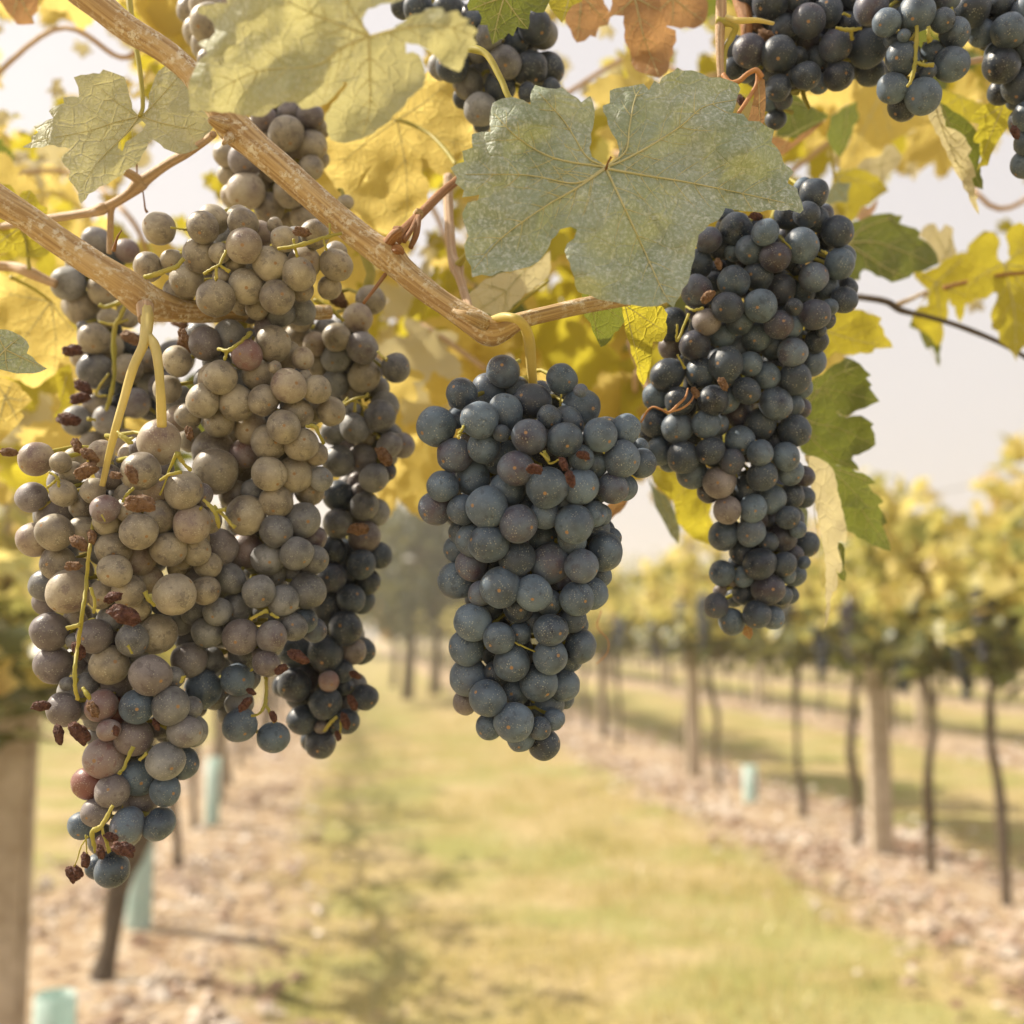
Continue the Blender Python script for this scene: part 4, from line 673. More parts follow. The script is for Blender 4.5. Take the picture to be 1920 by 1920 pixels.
leaf_traced(cR,TN("1130 1170 1160 1110 1200 1080 1250 1075 1290 1140 1330 1080 1390 1110 1385 1180 1400 1250 1420 1290 1340 1340 1280 1380 1270 1310 1200 1220"),(1775,478),.80,M_LPALE,label='small pale toothed leaf above the jagged yellow leaf',vr=1.0)
leaf_traced(cR,TN("1490 1310 1500 1240 1560 1180 1620 1130 1700 1140 1735 1190 1720 1290 1715 1380 1600 1375 1540 1370"),(1840,470),.84,M_LYG,vr=1.0)
leaf_traced(cR,TN("1280 2150 1300 1900 1200 1860 1080 1790 1060 1850 1130 1880 1160 1960 1190 2020 1230 2000 1260 2060"),(1740,640),.85,M_LGREEN,vr=1.0)
# hanging leaves under the small open bunch
cU=cane('cluster of folded pointed leaves hanging at the upper right below the grapes','vine shoot',(1800,100,.60),name='vine_shoot')
wood(cU,[(1660,60,.66,6),(1750,120,.62,6),(1850,110,.62,6),(1960,90,.64,6)],M_CANE2,10,.1)
leaf_traced(cU,TN("1285 165 1380 230 1480 290 1560 380 1590 500 1580 620 1612 750 1612 822 1540 795 1500 600 1400 380 1330 345 1300 260"),(1765,195),.62,M_LGREEN,(0,.003),label='dark green half of the folded pointed leaf',vr=1.0,puff=.8)
leaf_traced(cU,TN("1195 250 1240 190 1280 165 1310 260 1330 350 1400 370 1480 430 1500 480 1530 520 1500 570 1540 640 1560 720 1530 742 1550 850 1575 880 1560 900 1582 1012 1550 970 1500 850 1430 730 1380 630 1330 520 1240 350"),(1752,195),.60,M_LPALE,(.004,.003),puff=1.4,label='long pointed leaf showing its pale veined underside, hanging below the small open bunch',vr=1.1,
  veins=[TN("1250 190 1330 420 1430 640 1570 990"),TN("1300 330 1400 450 1480 520"),TN("1360 480 1450 580 1510 620"),TN("1400 600 1480 680 1540 730")])
leaf_traced(cU,TN("1505 312 1560 240 1640 180 1700 155 1790 165 1840 200 1825 290 1780 380 1740 440 1700 510 1672 562 1650 640 1600 650 1565 685 1600 600 1590 480 1540 465 1580 330"),(1880,200),.61,M_LYG,(.004,.002),puff=1.8,label='crumpled yellow-green leaf to the right of the long pointed one',vr=1.0)
leaf_traced(cU,TN("1280 70 1400 100 1660 200 1560 240 1500 320 1430 300 1330 200 1285 160"),(1800,180),.70,M_LYG,vr=.8,puff=.4,label='yellow-green leaf edge behind the pointed leaves')
leaf_traced(cU,TN("60 420 100 300 180 90 240 130 300 190 380 230 460 270 400 330 350 350 300 400 240 435 150 430"),(1480,190),.70,M_LGREEN,label='green leaf point just right of the corner of the big spotted leaf',vr=1.0)
leaf_traced(cU,TN("470 270 520 250 600 190 668 160 665 220 685 270 640 350 610 440 580 520 540 580 480 520 440 410 460 350"),(1590,195),.74,M_LGREEN,(.02,0),label='small upright green leaf folded along its middle',vr=1.0,petiole=[(1575,295,.74,2.5),(1560,270,.74,2),(1560,300,.75,2.5),(1565,330,.76,3),(1575,350,.78,3)])
leaf_traced(cU,TN("680 180 700 60 760 -40 1000 -40 1100 150 1300 300 1250 350 1200 330 1100 350 1000 420 930 460 850 570 760 600 660 660 560 700 535 640 545 580 620 450 690 300"),(1650,180),.88,M_LYEL,(0,.004),label='broad bright yellow leaf behind the small open bunch',vr=1.4)
leaf_traced(cU,TN("500 690 600 670 680 650 800 700 850 745 880 790 905 830 850 860 800 900 700 960 660 1040 600 1080 580 980 520 900 480 800"),(1570,330),.86,M_LYG,(0,-.004),label='yellow-green leaf right of the tip of the big spotted leaf',vr=1.3)
leaf_traced(cU,TN("660 660 710 600 850 560 880 490 940 480 970 520 1010 580 980 640 900 700 870 780 820 720 740 680"),(1650,310),.80,M_LPALE,wave=2.2,label='pale crumpled leaf catching the light in the gap of sky',vr=1.0)
leaf_traced(cU,TN("430 920 450 840 480 780 520 760 560 770 625 770 600 840 600 920 520 910 460 940"),(1560,345),.76,M_LSPRAY,wave=1.5,vr=.8,label='small grey leaf above the right shoulder of the right bunch')
leaf_traced(cU,TN("660 1030 690 980 710 950 760 960 830 895 810 960 780 1010 740 1060 700 1065"),(1620,395),.80,M_LPINK,wave=2.4,vr=.6,label='tiny curled pinkish dead leaf in the gap of sky')
leaf_traced(cU,TN("-40 430 60 420 180 470 240 410 420 300 440 290 330 400 120 560 60 570"),(1480,255),.68,M_LDRY,wave=1.8,vr=.8,serr=None)
# leaves behind the lower half of the right bunch, and beside the centre bunch
cV=cane('low shoot with thin papery leaves behind the gap between the centre and right bunches','vine shoot',(1300,860,.72),name='vine_shoot')
wood(cV,[(1180,640,.80,6),(1230,760,.76,6),(1290,860,.73,5),(1340,940,.70,4)],M_CANE2,9,.1)
leaf_traced(cV,Z("1215 868 1240 880 1300 890 1340 930 1330 965 1345 1000 1335 1022 1300 1010 1270 980 1262 940 1225 905",0,0,1),(1300,890),.68,M_LYG,wave=1.4,label='thin yellow papery leaf behind the left edge of the right bunch',vr=.9,serr=None)
leaf_traced(cV,Z("1214 895 1228 915 1250 930 1262 950 1275 990 1272 1020 1258 1005 1240 970 1228 950 1222 920",0,0,1),(1235,920),.70,M_LSPRAY,wave=1.2,label='dull grey leaf tip left of the papery yellow one',vr=.7,serr=None)
leaf_traced(cV,Z("1500 930 1515 960 1512 1000 1502 1010 1494 985 1495 960",0,0,1),(1500,945),.60,M_LSPRAY,puff=.5,vr=.5,serr=None)
leaf_traced(cV,Z("1397 1172 1410 1175 1412 1190 1406 1200 1391 1188",0,0,1),(1402,1180),.57,M_LDRY,vr=.4,serr=None)
leaf_traced(cV,Z("1140 945 1178 928 1172 950 1145 975 1130 970",0,0,1),(1150,950),.62,M_LDRY,vr=.4,wave=2,label='orange scrap of dead leaf behind the right side of the centre bunch')
tr=Tubes()
tend=[(1290,728,.525,1.6),(1285,745,.522,2.2),(1272,758,.52,2.6),(1255,773,.52,2.6),(1240,768,.52,2.2),(1225,763,.522,2),(1213,772,.526,2),(1202,792,.53,1.6)]
wood(cV,tend,M_TENDRIL,7,.1,'tendril'); wood(cV,[(1255,773,.52,2),(1280,765,.52,2),(1297,750,.522,2),(1302,735,.525,1.6)],M_TENDRIL,7,.1,'tendril')
wood(cV,[(1128,1145,.62,1.2),(1120,1175,.62,1),(1140,1200,.62,1),(1138,1225,.62,1),(1118,1245,.62,1)],M_TENDRIL,6,.1,'tendril')

# ------------------------------------------------------------------ whole leaves used again and again
def outline(seed):
    r_=random.Random(seed); pts=[]; lob=[(90,1.0,30),(90-58,.92,26),(90+58,.92,26),(90-118,.66,26),(90+118,.66,26)]
    lob=[(a+r_.uniform(-5,5),h*r_.uniform(.9,1.08),w) for a,h,w in lob]; n=84
    for i in range(n):
        a=-90+360*(i+.5)/n; aw=(a+90)%360; r=.34
        for la,h,w in lob:
            d=abs((a-la+180)%360-180); r=max(r,h*(1-(d/w)**1.5*.42) if d<w*1.25 else 0)
        if aw<14 or aw>346: r=.14+.02*min(aw,360-aw)
        r*=1+(.045 if i%2 else -.045)*r_.uniform(.6,1.3); pts.append((math.cos(math.radians(a))*r,math.sin(math.radians(a))*r))
    return pts
def whole_leaf(seed,detail=.16,curl=1.0):
    poly=outline(seed); r_=random.Random(seed+50); o_=Vector((seed*5.3,seed*2.1,0))
    xs=[Vector(p) for p in poly]; n0=len(xs); g=np.arange(-1.1,1.15,detail)
    for x in g:
        for y in g:
            if inside([(a*.93,b*.93) for a,b in poly],x,y): xs.append(Vector((x+r_.uniform(-.03,.03),y+r_.uniform(-.03,.03))))
    V,E,Fc,_,_,_=delaunay_2d_cdt(xs,[(i,(i+1)%n0) for i in range(n0)],[],1,1e-5)
    Fc=[f for f in Fc if inside(poly,sum(V[i][0] for i in f)/3,sum(V[i][1] for i in f)/3)]
    fold=r_.uniform(.05,.5)*curl; cup=r_.uniform(-.25,.35)*curl; vs_=[]
    for v in V:
        x,y=v; r=math.hypot(x,y); z=fold*abs(x)*.7+cup*r*r+.16*curl*noise.noise(Vector((x*1.6,y*1.6,0))+o_)+.06*noise.noise(Vector((x*4,y*4,0))+o_)
        vs_.append((x,y,z))
    return vs_,[tuple(f) for f in Fc]
LEAFM=[]
for i in range(7):
    v,f=whole_leaf(i); LEAFM.append(mesh_np('leaf',v,f))
for m in LEAFM: m.materials.append(M_LYEL)
DRYM=[]
for i in range(3):
    v,f=whole_leaf(20+i,.16,2.6); DRYM.append(mesh_np('leaf',v,f)); DRYM[-1].materials.append(M_LDRY)
GAPS=[(60,45,48),(100,85,50),(30,160,42),(205,90,40),(255,185,26),(330,325,60),(370,285,36),(85,200,26),(280,412,26),(150,330,24),(240,400,20),(1060,60,26),(1085,130,34),(1110,95,30),(1255,65,26),(1300,75,30),(1500,320,24),(1620,345,26),(1690,372,60),(1755,372,70),(1790,420,55),(1880,350,60),(1850,310,36),(1900,290,30),(1655,520,30),(1705,555,30),
  (1880,470,28),(1860,585,30),(1780,600,34),(1690,640,60),(1780,700,110),(1870,760,110),(1660,740,60),(1850,640,50),(1650,850,60),(1740,840,60),(785,440,26),(795,385,20),(550,603,24),(622,603,26),(290,600,26),(372,608,20),(1190,950,42),(1170,975,30),(1215,900,20),(460,290,20),(700,20,30),(1150,20,20),(770,110,14)]
def filler(parent,x,y,size,d,mat,dry=False,facing=.45):
    me=random.choice(DRYM if dry else LEAFM); o=bpy.data.objects.new('leaf',me); COL.objects.link(o); o.parent=parent
    p=P(x,y,d); n=(C0-p).normalized()+Vector((random.gauss(0,facing),random.gauss(0,facing),random.gauss(.25,facing))); q=n.to_track_quat('Z','Y').to_matrix()@Matrix.Rotation(random.gauss(math.pi,.9),3,'Z')
    s=size*.5/F*d; M=q.to_4x4(); M.translation=p-parent.location; o.matrix_local=M@Matrix.Diagonal((s,s,s,1))
    o.material_slots[0].link='OBJECT'; o.material_slots[0].material=mat; return o
random.seed(11)
zones=[('yellow leafy shoot hanging in the gap between the left and centre bunches',650,880,430,870,.88),
       ('pale yellow leafy shoot in the top left corner behind the torn leaf',-60,420,-60,360,.85),
       ('yellow leafy shoot low behind the shoulder of the right bunch',1130,1330,560,900,.9),
       ('yellowing shoot of blurred leaves behind the grapes at the far left',-60,330,-60,930,.95),
       ('yellow leafy shoot behind the upper left bunch and thick cane',330,700,-60,600,.95),
       ('bright yellow leafy shoot behind the cane and the top of the centre bunch',640,1210,120,790,.9),
       ('yellow leafy shoot behind the brown leaves at the top',880,1420,-60,330,1.0),
       ('yellow-green leafy shoot behind the right bunch',1180,1560,260,850,1.0),
       ('leafy shoot with gaps of sky behind the far right bunch',1430,1980,-60,600,1.05)]
for (lb,xa,xb,ya,yb,dm) in zones:
    r=empty('vine_shoot',P((xa+xb)/2,(ya+yb)/2,dm)); tag(r,lb,'vine shoot')
    x=random.uniform(xa+40,xb-40); pts=[(xa+(xb-xa)*t+random.uniform(-50,50),ya+(yb-ya)*(.25+.5*random.random()),dm+random.uniform(-.05,.15),5) for t in np.linspace(0,1,5)]
    wood(r,pts,M_CANE2,9,.1)
    gx=xa
    while gx<xb:
        gy=ya
        while gy<yb:
            px=gx+random.uniform(-36,36); py=gy+random.uniform(-36,36); size=random.uniform(150,235)
            near=min((math.hypot(px-a,py-b)-c*.86 for a,b,c in GAPS))
            if near>size*.34:
                d=dm+random.uniform(-.12,.55); mat=random.choices([M_LYEL,M_LYG,M_LGREEN,M_LPALE],[.56,.30,.08,.06])[0]; filler(r,px,py,size*random.uniform(.85,1.1),d,mat)
            elif near>8: filler(r,px,py,max(50,near*1.7),dm+random.uniform(0,.4),random.choice([M_LYEL,M_LYG,M_LPALE]))
            px=gx+random.uniform(-36,36); py=gy+random.uniform(-36,36); near=min((math.hypot(px-a,py-b)-c*.86 for a,b,c in GAPS))
            if near>50 and (gx//62+gy//62)%2<1: filler(r,px,py,random.uniform(120,180),dm+random.uniform(.6,1.1),random.choice([M_LYEL,M_LYEL,M_LYG]))
            gy+=62
        gx+=62
random.seed(5)

# ------------------------------------------------------------------ the vineyard behind
def foliage_mat(name,stops,trans=.5,spread=3.0):
    m,nt,out=newmat(name); L=nt.links; g=N(nt,'ShaderNodeNewGeometry'); oi=N(nt,'ShaderNodeObjectInfo'); tc=N(nt,'ShaderNodeTexCoord')
    n=N(nt,'ShaderNodeTexNoise'); n.inputs['Scale'].default_value=spread; n.inputs['Detail'].default_value=2; L.new(tc.outputs['Object'],n.inputs['Vector'])
    f=mathn(nt,'ADD',mathn(nt,'MULTIPLY',g.outputs['Random Per Island'],.55),mathn(nt,'MULTIPLY_ADD',n.outputs['Fac'],1.1,-.32),clamp=True)
    col=ramp(nt,f,stops); b=N(nt,'ShaderNodeBsdfPrincipled'); L.new(col,b.inputs['Base Color']); b.inputs['Roughness'].default_value=.38; b.inputs['Specular IOR Level'].default_value=.5
    t=N(nt,'ShaderNodeBsdfTranslucent'); tcx=mixc(nt,.45,col,(.85,.74,.22)); L.new(tcx,t.inputs[0])
    mx=N(nt,'ShaderNodeMixShader'); mx.inputs[0].default_value=trans; L.new(b.outputs[0],mx.inputs[1]); L.new(t.outputs[0],mx.inputs[2]); L.new(mx.outputs[0],out.inputs[0]); return m
M_FOL = foliage_mat('vine_foliage',[(0,(.06,.09,.02)),(.26,(.17,.21,.05)),(.50,(.52,.46,.13)),(.8,(.78,.66,.30)),(.97,(.52,.23,.09))],.52)
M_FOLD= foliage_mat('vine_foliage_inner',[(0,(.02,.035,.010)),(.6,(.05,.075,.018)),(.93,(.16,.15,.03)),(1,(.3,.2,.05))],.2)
M_TREE= foliage_mat('dark_tree_foliage',[(0,(.02,.035,.012)),(.6,(.05,.07,.02)),(1,(.10,.12,.03))],.15,1.0)
M_TREEO=foliage_mat('orange_tree_foliage',[(0,(.30,.12,.03)),(.6,(.42,.20,.05)),(1,(.5,.34,.08))],.3,1.0)
M_TREEY=foliage_mat('pale_tree_foliage',[(0,(.14,.17,.04)),(.5,(.30,.30,.07)),(1,(.50,.44,.12))],.4,1.0)
M_POST = simple_mat('weathered_post',(.34,.27,.19),(.56,.48,.38),14,.8,bstr=.5,bd=.004)
M_TUBE = simple_mat('grow_tube',(.52,.66,.62),(.70,.78,.74),9,.4,.4,(.6,.78,.72))
M_WIRE = simple_mat('wire_steel',(.3,.3,.3),(.45,.45,.45),30,.4)

def leafcloud(name, n, sampler, size, mat, parent=None, org=(0,0,0), seed=1):
    r_=np.random.default_rng(seed); C_=np.array([sampler(r_) for _ in range(n)]); V=[];Fc=[]
    sh=np.array([(0,-.35),(.42,-.5),(.62,.05),(.30,.22),(.12,.95),(-.30,.28),(-.60,.02),(-.40,-.48)])
    for c in C_:
        s=size*r_.uniform(.6,1.25); nrm=r_.normal(0,1,3)+np.array((0,-.3,.5)); nrm/=np.linalg.norm(nrm); a=np.cross(nrm,r_.normal(0,1,3)); a/=np.linalg.norm(a)+1e-9; b=np.cross(nrm,a); base=len(V)
        for (x,y) in sh: V.append(c+(a*x+b*y)*s+nrm*(abs(x)*.35*s))
        Fc.append((base,base+1,base+2,base+3)); Fc.append((base,base+3,base+4,base+5)); Fc.append((base,base+5,base+6,base+7))
    me=mesh_np(name,V,Fc,True); return me
def crown_sampler(seed,dense=1.0):
    r0=np.random.default_rng(seed); arms=[(r0.uniform(-.52,.52),r0.uniform(-.26,.26),r0.uniform(.35,1.15)) for _ in range(8)]
    def f(r):
        if r.random()<.42: return np.array((r.normal(0,.17),r.uniform(-.55,.55),1.20+abs(r.normal(0,.18))))
        y,x,h=arms[int(r.integers(len(arms)))]; t=r.random()**.8
        return np.array((x*.4+x*1.2*t+r.normal(0,.07),y+r.normal(0,.07)+.1*math.sin(y*9)*t,1.2+h*t*.82))
    return f
CROWNM=[leafcloud('crown',620,crown_sampler(i),.085,None,seed=i) for i in range(4)]
THINM=[leafcloud('crown',150,crown_sampler(i+20),.065,None,seed=i) for i in range(3)]
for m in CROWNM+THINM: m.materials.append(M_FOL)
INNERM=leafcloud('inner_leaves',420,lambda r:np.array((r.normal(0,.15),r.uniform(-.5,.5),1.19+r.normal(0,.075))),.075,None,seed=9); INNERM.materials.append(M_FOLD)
def trunk_mesh(seed):
    r_=random.Random(seed); T=Tubes(); p=[(0,0,-.05,.032)]; x=y=0
    for z in (.15,.35,.55,.78,.98,1.10): x+=r_.uniform(-.05,.05); y+=r_.uniform(-.06,.06); p.append((x*.8,y*.8,z,.021+.005*math.sin(z*7+seed)))
    s=spline(p,5); T.add([a[:3] for a in s],[a[3]*1.0 for a in s],9,.25)
    for sgn in (-1,1):
        q=spline([(x*.8,y*.8,1.02,.036),(x*.8,y*.8+sgn*.12,1.14,.026),(x+r_.uniform(-.03,.03),y+sgn*.34,1.20,.015),(x,y+sgn*.55,1.17,.012)],5); T.add([a[:3] for a in q],[a[3] for a in q],8,.25)
    me=mesh_np('trunk',T.v,T.f); uv=me.uv_layers.new(name='UVMap'); idx=np.empty(len(me.loops),dtype=np.int32); me.loops.foreach_get('vertex_index',idx); uv.data.foreach_set('uv',np.array(T.uv,dtype=np.float32)[idx].ravel()); me.materials.append(M_TRUNK); return me
TRUNKM=[trunk_mesh(i) for i in range(6)]
def cluster_mesh(seed):
    r_=random.Random(seed); bm=bmesh.new()
    for i in range(70):
        t=r_.random(); w=.034*(1-t)**.6*r_.random()**.4; a=r_.uniform(0,6.28); M=Matrix.Translation((math.cos(a)*w,math.sin(a)*w,-t*.17))
        bmesh.ops.create_icosphere(bm,subdivisions=1,radius=.0105,matrix=M)
    bmesh.ops.create_cone(bm,cap_ends=True,segments=6,radius1=.004,radius2=.012,depth=.2,matrix=Matrix.Translation((0,0,-.08)))
    me=bpy.data.meshes.new('grape_bunch'); bm.to_mesh(me); bm.free(); me.polygons.foreach_set('use_smooth',[True]*len(me.polygons)); me.materials.append(M_DARK); return me
CLM=[cluster_mesh(i) for i in range(3)]
def vine(x,y,label,group,full=False,seed=0):
    r_=random.Random(seed*13+1); r=empty('grapevine',(x,y,0)); tag(r,label,'grapevine',group); r.rotation_euler.z=0 if r_.random()<.5 else math.pi
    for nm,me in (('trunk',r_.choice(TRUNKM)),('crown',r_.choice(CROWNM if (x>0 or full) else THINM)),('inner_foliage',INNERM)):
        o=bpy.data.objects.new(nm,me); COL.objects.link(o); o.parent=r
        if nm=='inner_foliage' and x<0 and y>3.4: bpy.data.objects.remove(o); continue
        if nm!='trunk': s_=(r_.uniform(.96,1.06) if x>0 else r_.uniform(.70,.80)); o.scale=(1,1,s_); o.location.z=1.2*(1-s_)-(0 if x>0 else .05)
    return r
def hang(x,y,z,label,group,sc_=1.0,seed=0):
    o=bpy.data.objects.new('grape_bunch',CLM[seed%3]); COL.objects.link(o); o.location=(x,y,z); o.scale=(sc_,sc_,sc_*1.1); o.rotation_euler.z=seed; tag(o,label,'grape bunch',group)
def post(x,y,w,h,label,group):
    bm=bmesh.new(); bmesh.ops.create_cube(bm,size=1.0); bmesh.ops.scale(bm,vec=(w,w*.85,h+.1),verts=bm.verts); bmesh.ops.translate(bm,vec=(0,0,(h-.1)/2),verts=bm.verts)
    bmesh.ops.bevel(bm,geom=[e for e in bm.edges],offset=w*.12,segments=2,affect='EDGES'); me=bpy.data.meshes.new('trellis_post'); bm.to_mesh(me); bm.free()
    o=link('trellis_post',me,M_POST); o.location=(x,y,0); o.rotation_euler.z=random.uniform(-.1,.1); tag(o,label,'post',group); return o
def growtube(x,y,r,h,label,group=None):
    T=Tubes(); n=16; me=None; bm=bmesh.new()
    ring=[]
    for (rr,z) in ((r,-.02),(r,h),(r*.93,h),(r*.93,-.02)):
        ring.append([bm.verts.new((math.cos(2*math.pi*k/n)*rr,math.sin(2*math.pi*k/n)*rr,z)) for k in range(n)])
    for a,b in zip(ring[:-1],ring[1:]):
        for k in range(n): bm.faces.new((a[k],a[(k+1)%n],b[(k+1)%n],b[k]))
    me=bpy.data.meshes.new('grow_tube'); bm.to_mesh(me); bm.free(); me.polygons.foreach_set('use_smooth',[True]*len(me.polygons))
    o=link('grow_tube',me,M_TUBE); o.location=(x,y,0); tag(o,label,'grow tube',group); return o
NTH=['','first','second','third','fourth','fifth','sixth','seventh','eighth','ninth','tenth','eleventh','twelfth','thirteenth','fourteenth','fifteenth','sixteenth']
def ordl(k,a,b,mx=12): return (NTH[k]+' '+a) if k<=mx else b
R1=2.90; G1='vines of the right-hand row'
sd_=0
ord_=['nearest vine with a trunk at the right edge','vine with a dark twisted trunk right of the thickest pale post','vine with an S-bent trunk just left of the thickest pale post','vine with a slim trunk below the tip of the folded leaf','vine with a straight dark trunk just right of the second pale post']
ys=[]
for lb,px in zip(ord_,(1862,1722,1590,1478,1342)):
    y=on_row(px,R1); ys.append(y); sd_+=1; vine(R1+random.uniform(-.03,.03),y,lb,G1,seed=sd_)
vine(R1,ys[0]-.85,'vine just outside the right edge whose crown reaches into view',G1,seed=77)
y=ys[-1]+.95
while y<46:
    sd_+=1
    if not(abs(y-on_row(1230,R1))<.3): vine(R1+random.uniform(-.04,.04),y,ordl(sd_,'vine of the right-hand row counted from the right edge','hazy vine far back in the row on the right',16),G1,seed=sd_)
    y+=.95
PG='pale trellis posts'
post(R1+.02,on_row(1632,R1),.115,2.05,'thickest pale post in the right row, sunlit on its left face','pale trellis posts')
post(R1+.02,on_row(1292,R1),.105,2.05,'second pale post in the right row, left of the long bunch tip',PG)
for k in range(1,7): post(R1+.02,on_row(1292,R1)+k*(on_row(1292,R1)-on_row(1632,R1)),.09,2.0,NTH[k+2]+' pale post of the right row counted from the thickest one',PG)
growtube(R1-.05,on_row(1412,R1),.048,.30,'pale turquoise grow tube standing between two trunks of the right row')
for k,(px) in enumerate(()): growtube(R1-.05,on_row(px,R1),.05,.42,'small distant grow tube in the right row','distant grow tubes')
for k in range(34):
    yy=ys[0]-.6+k*.36+random.uniform(-.1,.1); hang(R1-.24+random.uniform(-.08,.12),yy,1.30+random.uniform(-.06,.20),ordl(k+1,'blurred dark bunch from the right edge under the right row','blurred dark bunch far back under the right row',16),'grape bunches in the right row',1.6,k)
for kk,(rx,lab,g,y0_) in enumerate(((6.6,'vine in the second row to the right','vines of the second row',5.5),(10.3,'vine in the third row to the right','vines of the third row',10),(14.0,'vine in the fourth row to the right','vines of the fourth row',16))):
    y=y0_; k=0
    while y<48:
        sd_+=1; vine(rx+random.uniform(-.05,.05),y,ordl(k+1,lab+', counted from the near end',lab+', far back',16),g,seed=sd_)
        if k%5==1: post(rx,y+.4,.10,2.05,'pale post standing in the %s row to the right'%('second','third','fourth')[kk],'posts of the rows behind')
        y+=1.0; k+=1
# left row
R0=-.82
post(R0,on_row(40,R0),.10,2.05,'broad pale post at the left edge of the picture',PG)
for lb,px in (('vine with a dark gnarled trunk under the tip of the longest bunch',200),):
    gv=vine(R0,on_row(px,R0),lb,'vines of the left-hand row',seed=301)
    for c_ in gv.children:
        if c_.name.startswith('trunk'): c_.scale=(1.9,1.5,1)
y=on_row(190,R0)+1.0; k=0
while y<46:
    vine(R0+random.uniform(-.04,.04),y,ordl(k+1,'vine beyond the gnarled one in the row on the left','blurred vine far back in the row on the left'),'vines of the left-hand row',seed=310+k); y+=1.0; k+=1
vine(R0-.04,2.62,'near vine whose dark leaves fill the left edge','vines of the left-hand row',full=True,seed=302)
for k in range(1,6): post(R0,on_row(26,R0)+5.2*k,.085,2.0,'pale post further back in the left row',PG)
growtube(R0+.03,on_row(265,R0),.052,.70,'turquoise grow tube behind the tip of the longest bunch')
growtube(R0+.0,on_row(118,R0)+.1,.06,.17,'pale turquoise grow tube at the bottom left corner')
growtube(R0+.05,on_row(392,R0),.045,.45,'slim turquoise grow tube farther down the left row')
for k in range(0): growtube(R0+.05,10+k*1.1,.045,.35,'tiny far grow tube beside the grass lane','distant grow tubes')
for rx,lab in ((-4.5,'vine in the row beyond the left edge'),):
    y=7.0; k=0
    while y<46: vine(rx,y,lab,'vines beyond the left row',seed=500+k); y+=1.0; k+=1
# trellis wires
for rx,lab,n0 in ((R1,'trellis wires of the right row','r'),(6.6,'trellis wires of the second row to the right','s')):
    r=empty('trellis_wire',(rx,3,0)); tag(r,lab,'wire')
    for z in (1.02,1.45,1.92):
        T=Tubes(); T.add([(0,-.5,z),(0,20,z),(0,44,z)],.0035,6); T.build('wire',M_WIRE,r)
# far trees
def tree(px,D,h,w,mat,label,seed,group=None):
    r_=ray(px,1180); x,yw=D*r_.x/math.hypot(r_.x,r_.y),D*r_.y/math.hypot(r_.x,r_.y); r=empty('tree',(x,yw,0)); tag(r,label,'tree',group)
    T=Tubes(); T.add([(0,0,-.1),(.05,0,h*.3),(0,.05,h*.6)],[h*.03,h*.022,h*.012],9,.2)
    for k in range(5):
        a=k*1.26; T.add([(0,0,h*.3+k*h*.05),(math.cos(a)*w*.3,math.sin(a)*w*.3,h*.5+k*h*.05)],[h*.012,h*.005],6,.2)
    T.build('trunk',M_TRUNK,r)
    r0=np.random.default_rng(seed); bl=[(r0.normal(0,w*.26),r0.normal(0,w*.26),h*r0.uniform(.38,.9),w*r0.uniform(.16,.30)) for _ in range(13)]
    def f(g):
        bx,by,bz,br=bl[int(g.integers(13))]; v=g.normal(0,1,3); v/=np.linalg.norm(v); q=br*g.uniform(.6,1.05); return np.array((bx+v[0]*q,by+v[1]*q,bz+v[2]*q*.85))
    me=leafcloud('crown',1500,f,h*.035,None,seed=seed); me.materials.append(mat); o=bpy.data.objects.new('crown',me); COL.objects.link(o); o.parent=r
tree(765,20,3.9,2.6,M_TREE,'dark green tree far down the lane, between the left and centre bunches',1)
tree(815,21,3.5,2.2,M_TREE,'second dark tree touching the first, partly behind the centre bunch',2)
tree(738,24,2.4,.9,M_TREEO,'small orange-brown tree in front of the dark ones',3)
k=0
for px,D,h,w in ((560,52,6,5),(640,56,5,5),(690,54,4,5),(860,55,3.6,5),(930,52,3.4,5),(1010,58,4,6),(1100,56,4.2,6),(1190,54,4,6),(1290,58,5,6),(1400,56,4.6,6),(1520,54,5,6),(1650,58,5.5,7),(1780,55,5,7),(1900,56,6,7),(2020,55,6,7),(460,50,6,6),(330,52,7,6),(200,50,7,6),(60,50,7,6),(-80,52,7,7)):
    tree(px,D,h,w,M_TREEY,'pale tree of the hazy line closing off the vineyard',40+k,'trees along the far edge of the vineyard'); k+=1

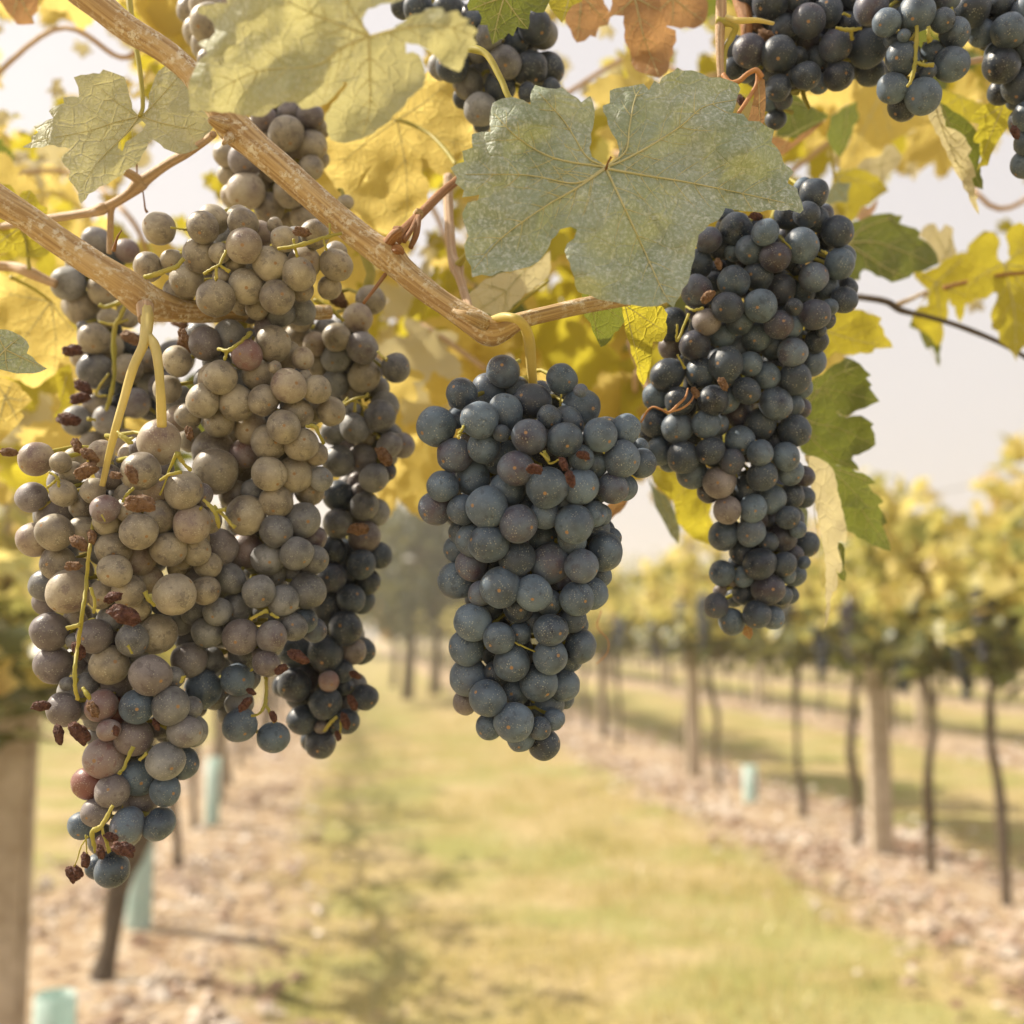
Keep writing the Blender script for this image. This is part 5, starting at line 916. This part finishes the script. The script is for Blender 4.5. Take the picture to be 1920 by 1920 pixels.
# ------------------------------------------------------------------ ground
def ground_mat():
    m,nt,out=newmat('ground_surface'); L=nt.links; tc=N(nt,'ShaderNodeTexCoord'); v=tc.outputs['Object']
    def noi(s,d=4,r=.6):
        n=N(nt,'ShaderNodeTexNoise'); n.inputs['Scale'].default_value=s; n.inputs['Detail'].default_value=d; n.inputs['Roughness'].default_value=r; L.new(v,n.inputs['Vector']); return n.outputs['Fac']
    sx=N(nt,'ShaderNodeSeparateXYZ'); L.new(v,sx.inputs[0]); x=mathn(nt,'ADD',sx.outputs[0],mathn(nt,'MULTIPLY_ADD',noi(1.6),.9,-.45))
    u=mathn(nt,'PINGPONG',mathn(nt,'ADD',x,.82+37*3.72),1.86)       # distance from the nearest row of vines
    strip=ramp(nt,mathn(nt,'DIVIDE',u,1.86),[(.26,(1,1,1)),(.40,(0,0,0))])
    g=ramp(nt,noi(2.2,5,.6),[(.28,(0.203,0.195,0.062)),(.40,(0.390,0.328,0.133)),(.56,(0.530,0.429,0.234)),(.8,(0.608,0.507,0.328))])
    g2=ramp(nt,noi(30,3,.7),[(.35,(.55,.55,.5)),(.7,(1.15,1.1,1.05))]); g=mixc(nt,1,g,g2,'MULTIPLY')
    s=ramp(nt,noi(9,6,.75),[(.34,(0.226,0.140,0.078)),(.46,(0.374,0.273,0.172)),(.58,(0.484,0.382,0.273)),(.70,(0.671,0.601,0.499))])
    pt=ramp(nt,noi(.9,3,.6),[(.46,(0,0,0)),(.58,(1,1,1))]); g=mixc(nt,mathn(nt,'MULTIPLY',pt,.6),g,(.27,.29,.09))
    col=mixc(nt,strip,g,s); b=N(nt,'ShaderNodeBsdfPrincipled'); L.new(col,b.inputs['Base Color']); b.inputs['Roughness'].default_value=.95; b.inputs['Specular IOR Level'].default_value=.1
    L.new(bump(nt,noi(26,5,.7),.8,.03),b.inputs['Normal']); L.new(b.outputs[0],out.inputs[0]); return m
n=120; xs=np.concatenate([np.linspace(-140,-14,8),np.linspace(-12,26,90),np.linspace(30,140,8)]); ysg=np.concatenate([np.linspace(-30,0,4),np.linspace(1,50,120),np.linspace(55,150,10)])
V=[(x,y,.03*noise.noise(Vector((x*.8,y*.8,0)))+(.05*math.exp(-((((x+.82+1.86)%3.72)-1.86)/.5)**2) if -12<x<26 else 0)) for y in ysg for x in xs]; w=len(xs)
Fg=[(j*w+i,j*w+i+1,(j+1)*w+i+1,(j+1)*w+i) for j in range(len(ysg)-1) for i in range(w-1)]
g=link('ground',mesh_np('ground',V,Fg),ground_mat()); tag(g,'sunlit vineyard floor, a grass lane between stony strips','ground',kind='structure')
M_GRASS=foliage_mat('grass_blades',[(0,(0.133,0.164,0.039)),(.2,(0.359,0.320,0.109)),(.55,(0.546,0.445,0.218)),(1,(0.624,0.515,0.328))],.35,1.2)
def scatter_grass():
    r=np.random.default_rng(3); V=[];Fc=[]
    for _ in range(26000):
        y=2.4+15*r.random()**1.7; x=r.uniform(-.35,2.35) if r.random()<.72 else r.uniform(3.5,9)
        if noise.noise(Vector((x*1.1,y*1.1,4)))<-.12 and r.random()<.8: continue
        h=r.uniform(.03,.085); a=r.uniform(0,6.28); l=r.uniform(.0,.04); w_=.0035; b=len(V)
        V+= [(x-w_*math.cos(a),y-w_*math.sin(a),0),(x+w_*math.cos(a),y+w_*math.sin(a),0),(x+l*math.sin(a),y-l*math.cos(a),h)]; Fc.append((b,b+1,b+2))
    return mesh_np('grass',V,Fc)
tag(link('grass',scatter_grass(),M_GRASS),'short yellow-green grass growing in the lanes','grass',kind='stuff')
M_LITTER=foliage_mat('stones_and_dead_leaves',[(0,(0.156,0.086,0.051)),(.4,(0.312,0.195,0.125)),(.65,(0.515,0.421,0.335)),(1,(0.686,0.640,0.577))],.1,2.0)
def litter():
    r=np.random.default_rng(5); V=[];Fc=[]
    for _ in range(17000):
        row=r.choice((-.82,2.9,2.9,6.62)); y=2.2+19*r.random()**1.6; x=row+r.normal(0,.34); s=r.uniform(.010,.030)*(1.8 if r.random()<.12 else 1); b=len(V); a=r.uniform(0,6.28); c,sn=math.cos(a),math.sin(a); zt=s*r.uniform(.3,.9); z0=.035
        for (px,py,pz) in ((-s,-s*.7,0),(s,-s*.6,0),(s*.8,s*.7,0),(-s*.9,s*.6,0),(-s*.4,-s*.3,zt),(s*.5,-s*.2,zt*.8),(s*.1,s*.4,zt*.9)): V.append((x+px*c-py*sn,y+px*sn+py*c,z0+pz))
        Fc+=[(b,b+1,b+5,b+4),(b+1,b+2,b+6,b+5),(b+2,b+3,b+6),(b+3,b,b+4,b+6),(b+4,b+5,b+6)]
    return mesh_np('stones',V,Fc,False)
tag(link('stones',litter(),M_LITTER),'pale stones and dead leaves strewn along the vine rows','stones',kind='stuff')
sc.frame_set(1)

# ------------------------------------------------------------------ air
def haze():
    bm=bmesh.new(); bmesh.ops.create_cube(bm,size=1.0); me=bpy.data.meshes.new('haze'); bm.to_mesh(me); bm.free()
    m=bpy.data.materials.new('haze_air'); m.use_nodes=True; nt=m.node_tree; nt.nodes.clear(); out=nt.nodes.new('ShaderNodeOutputMaterial'); v=nt.nodes.new('ShaderNodeVolumePrincipled')
    v.inputs['Color'].default_value=(1,.97,.91,1); v.inputs['Density'].default_value=.0065; v.inputs['Anisotropy'].default_value=.55; nt.links.new(v.outputs[0],out.inputs['Volume'])
    o=link('haze',me,m); o.scale=(290,190,12); o.location=(0,60,5.0); tag(o,'thin warm haze over the vineyard','haze',kind='stuff')
HAZE=True
if HAZE: haze()
